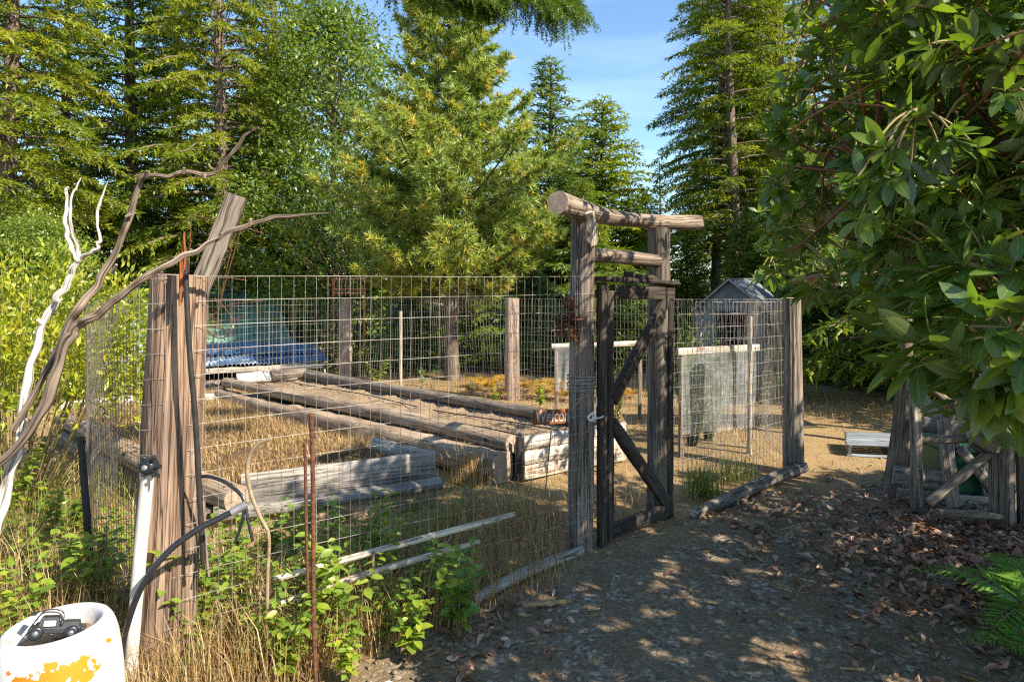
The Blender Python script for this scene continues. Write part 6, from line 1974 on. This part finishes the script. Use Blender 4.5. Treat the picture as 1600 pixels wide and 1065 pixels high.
def grass_field(name, label, seed, n, xr, yr, hr, wr, mat, cond, tint=(0.5, 0.18), bend=(0.15, 0.8), clump=0.5):
    rs = np.random.RandomState(seed)
    X = rs.uniform(*xr, n); Y = yr[0] + (yr[1] - yr[0]) * rs.uniform(0, 1, n) ** 1.25
    nz_ = np.zeros(n)
    for k in range(8):
        f = rs.uniform(1.0, 5.0); a_ = rs.uniform(0, 6.28); p = rs.uniform(0, 6.28)
        nz_ += np.sin(f * (X * math.cos(a_) + Y * math.sin(a_)) + p)
    nz_ /= 2.8
    ok = cond(X, Y, rs) & (rs.uniform(0, 1, n) < 0.5 + clump * nz_) & (np.abs(X) < 0.80 * Y + 0.6)
    X, Y, nz_ = X[ok], Y[ok], nz_[ok]
    m = len(X)
    h = rs.uniform(*hr, m) * (1 + 0.25 * nz_)
    V, Fc = blades(rs, X, Y, h, rs.uniform(*wr, m), rs.uniform(*bend, m))
    tt = np.clip(tint[0] + 0.1 * nz_ + rs.normal(0, tint[1], m), 0, 1)
    o = link(name, arrays_mesh(name, V, Fc, mat, np.repeat(tt, 5), None, False))
    tag(o, label, "grass", None, "stuff")
    return o
garden = lambda X, Y, rs: (outside(X, Y) < -0.05) & ~inquad(X, Y, QA) & ~inquad(X, Y, QB)
grass_field("dry_grass", "short straw-coloured grass covering the garden floor", 101, 60000, (-7, 6), (2.6, 13), (0.03, 0.14), (0.003, 0.007), M['straw'], garden)
grass_field("dry_grass", "tall dry grass along the fence foot", 102, 40000, (-3.6, 0.6), (1.9, 4.6), (0.08, 0.34), (0.002, 0.005), M['straw'],
            lambda X, Y, rs: (outside(X, Y) < 0.42) & (outside(X, Y) > -0.7) & (X < 0.30))
grass_field("green_grass", "green grass blades mixed into the weeds by the fence", 103, 22000, (-4.2, 0.6), (1.7, 6.0), (0.06, 0.28), (0.003, 0.006), M['grass'],
            lambda X, Y, rs: (outside(X, Y) < 0.30) & ((X < -1.2) | (outside(X, Y) > -0.9)) & (X < 0.2))
grass_field("dry_grass", "tall straw grass left of the corner post", 104, 16000, (-4.2, -1.2), (2.0, 5.2), (0.12, 0.48), (0.002, 0.005), M['straw'],
            lambda X, Y, rs: (X < -0.62 * Y + 0.55))
grass_field("dry_grass", "sparse dry grass on the path", 105, 9000, (-0.6, 6), (2.3, 12), (0.015, 0.06), (0.002, 0.004), M['straw'],
            lambda X, Y, rs: (outside(X, Y) > 0.0) & ((Y > 5.8) | (rs.uniform(0, 1, len(X)) < 0.25)))
# dry stubble inside the near bed
def bed_grass():
    rs = np.random.RandomState(106)
    n = 30000
    u, v = rs.uniform(0, 1, n), rs.uniform(0.02, 1, n) ** 0.8
    X = (A1[0] * (1 - u) + A2[0] * u) * (1 - v) + (A4[0] * (1 - u) + A3[0] * u) * v
    Y = (A1[1] * (1 - u) + A2[1] * u) * (1 - v) + (A4[1] * (1 - u) + A3[1] * u) * v
    V, Fc = blades(rs, X, Y, rs.uniform(0.03, 0.15, n) * (0.35 + 0.9 * v), rs.uniform(0.003, 0.006, n), rs.uniform(0.2, 1.0, n), gz(X, Y) + 0.275)
    tag(link("dry_grass", arrays_mesh("dry_grass", V, Fc, M['straw'], np.repeat(np.clip(0.42 + rs.normal(0, 0.2, n), 0, 1), 5))), "dry grass stubble growing in the near raised bed", "grass", None, "stuff")
bed_grass()
def tuft(label, p, n, h, spread, mat, seed, t0=0.6):
    rs = np.random.RandomState(seed)
    X = p[0] + rs.normal(0, spread, n); Y = p[1] + rs.normal(0, spread, n)
    V, Fc = blades(rs, X, Y, rs.uniform(0.5, 1.1, n) * h, rs.uniform(0.003, 0.006, n), rs.uniform(0.1, 0.55, n))
    o0 = np.array([p[0], p[1], float(gz(*p))])
    o = link("grass_tuft", arrays_mesh("grass_tuft", V - o0, Fc, mat, np.repeat(np.clip(t0 + rs.normal(0, 0.18, n), 0, 1), 5)), None, tuple(o0))
    tag(o, label, "grass tuft")
tuft("pale dry grass tuft in front of the long bed's corner", (-0.32, 5.35), 420, 0.36, 0.075, M['straw'], 1, 0.75)
tuft("wide dry grass tuft by the grey stone between the beds", (-1.35, 5.75), 650, 0.36, 0.13, M['straw'], 2, 0.6)
tuft("wispy dry grass tuft behind the plank front of the near bed", (-0.95, 5.35), 420, 0.36, 0.11, M['straw'], 3, 0.6)
tuft("green grass tuft at the foot of the wire beside the gate", (1.42, 5.02), 260, 0.30, 0.07, M['grass'], 4, 0.4)
tuft("green grass tuft between the gate and the rotting log", (1.78, 5.45), 200, 0.26, 0.09, M['grass'], 5, 0.45)

def litter():
    rs = np.random.RandomState(111)
    n = 5200
    X = np.concatenate([rs.normal(2.6, 0.55, 2000), rs.normal(3.1, 0.7, 800), rs.uniform(1.6, 4.5, 330), rs.normal(1.35, 0.3, 200), rs.normal(-0.1, 0.2, 120), rs.uniform(1.9, 3.5, 150)])
    Y = np.concatenate([rs.normal(3.55, 0.55, 2000), rs.normal(4.3, 0.45, 800), rs.uniform(2.3, 6.5, 330), rs.normal(4.75, 0.22, 200), rs.normal(3.1, 0.3, 120), rs.uniform(2.3, 4, 150)])
    ok = (outside(X, Y) > 0.12)
    X, Y = X[ok], Y[ok]
    n = len(X)
    az = rs.uniform(0, 6.283, n)
    d = np.stack([np.cos(az), np.sin(az), rs.normal(0.05, 0.16, n)], 1)
    nr = rdirs(rs, n) * 0.55 + [0, 0, 1.0]
    pos = np.stack([X, Y, gz(X, Y) + rs.uniform(0.0, 0.03, n)], 1)
    parts = []; tts = []
    for v in range(3):
        bv, bf = leaf_base(4, 0.46, [0.25, -0.2, 0.4][v], [0.35, -0.3, 0.6][v])
        k = np.arange(n) % 3 == v
        parts.append(scatter(bv, bf, pos[k], d[k], nr[k], rs.uniform(0.028, 0.072, k.sum())))
        tts.append(np.repeat(np.clip(0.42 + rs.normal(0, 0.23, k.sum()), 0, 1), len(bv)))
    V, Fc = merge(parts)
    tag(link("fallen_leaves", arrays_mesh("fallen_leaves", V, Fc, M['litter'], np.concatenate(tts), None, True)), "brown curled leaf litter spread over the path", "leaves", None, "stuff")
litter()
def pebbles():
    rs = np.random.RandomState(121)
    n = 5200
    X = rs.uniform(-0.6, 4.2, n); Y = 2.2 + 5.2 * rs.uniform(0, 1, n) ** 1.5
    ok = (outside(X, Y) > 0.08) & (X < 0.8 * Y + 0.3)
    X, Y = X[ok], Y[ok]; n = len(X)
    oc = np.array([(1, 0, 0), (-1, 0, 0), (0, 1, 0), (0, -1, 0), (0, 0, 0.7), (0, 0, -0.7), (0.6, 0.6, 0.42), (-0.6, 0.55, 0.4), (0.55, -0.6, 0.45), (-0.6, -0.55, 0.42)])
    of = np.array([(0, 6, 8), (4, 8, 6), (4, 6, 7), (2, 7, 6), (0, 2, 6), (1, 9, 7), (4, 7, 9), (4, 9, 8), (3, 8, 9), (3, 0, 8), (1, 3, 9), (1, 7, 2)])
    sz = rs.gamma(2.0, 0.0026, n) + 0.0035
    pos = np.stack([X, Y, gz(X, Y) - 0.010 + sz * 0.3], 1)
    V, Fc = scatter(oc, of, pos, rdirs(rs, n) * [1, 1, 0.2], rdirs(rs, n) * 0.5 + [0, 0, 1], sz)
    m = leafmat("pebble", (0.110, 0.080, 0.052), (0.24, 0.185, 0.128), (0.48, 0.40, 0.30), 0.0, 0.03)
    tag(link("gravel", arrays_mesh("gravel", V, Fc, m, np.repeat(rs.beta(2, 3, n), len(oc)))), "loose grey gravel stones on the path", "gravel", None, "stuff")
    # twigs and wood chips
    k = 420
    X = rs.uniform(-0.4, 4.0, k); Y = 2.3 + 4.0 * rs.uniform(0, 1, k) ** 1.4
    ok = outside(X, Y) > 0.1
    X, Y = X[ok], Y[ok]; k = len(X)
    az = rs.uniform(0, 6.28, k)
    pr = np.array([(-0.04, 0, -0.03), (0.04, 0, -0.03), (0, 0, 0.04), (-0.04, 1, -0.03), (0.04, 1, -0.03), (0, 1, 0.04)])
    pf = np.array([(0, 1, 4), (0, 4, 3), (1, 2, 5), (1, 5, 4), (2, 0, 3), (2, 3, 5), (0, 2, 1), (3, 4, 5)])
    V, Fc = scatter(pr, pf, np.stack([X, Y, gz(X, Y) + 0.004], 1), np.stack([np.cos(az), np.sin(az), rs.normal(0, 0.06, k)], 1), np.tile([0, 0, 1.0], (k, 1)), rs.gamma(2.2, 0.026, k) + 0.015)
    tag(link("twig_debris", arrays_mesh("twig_debris", V, Fc, M['straw'], np.repeat(rs.uniform(0.2, 1, k), 6))), "small dry twigs and chips scattered on the path", "twigs", None, "stuff")
pebbles()
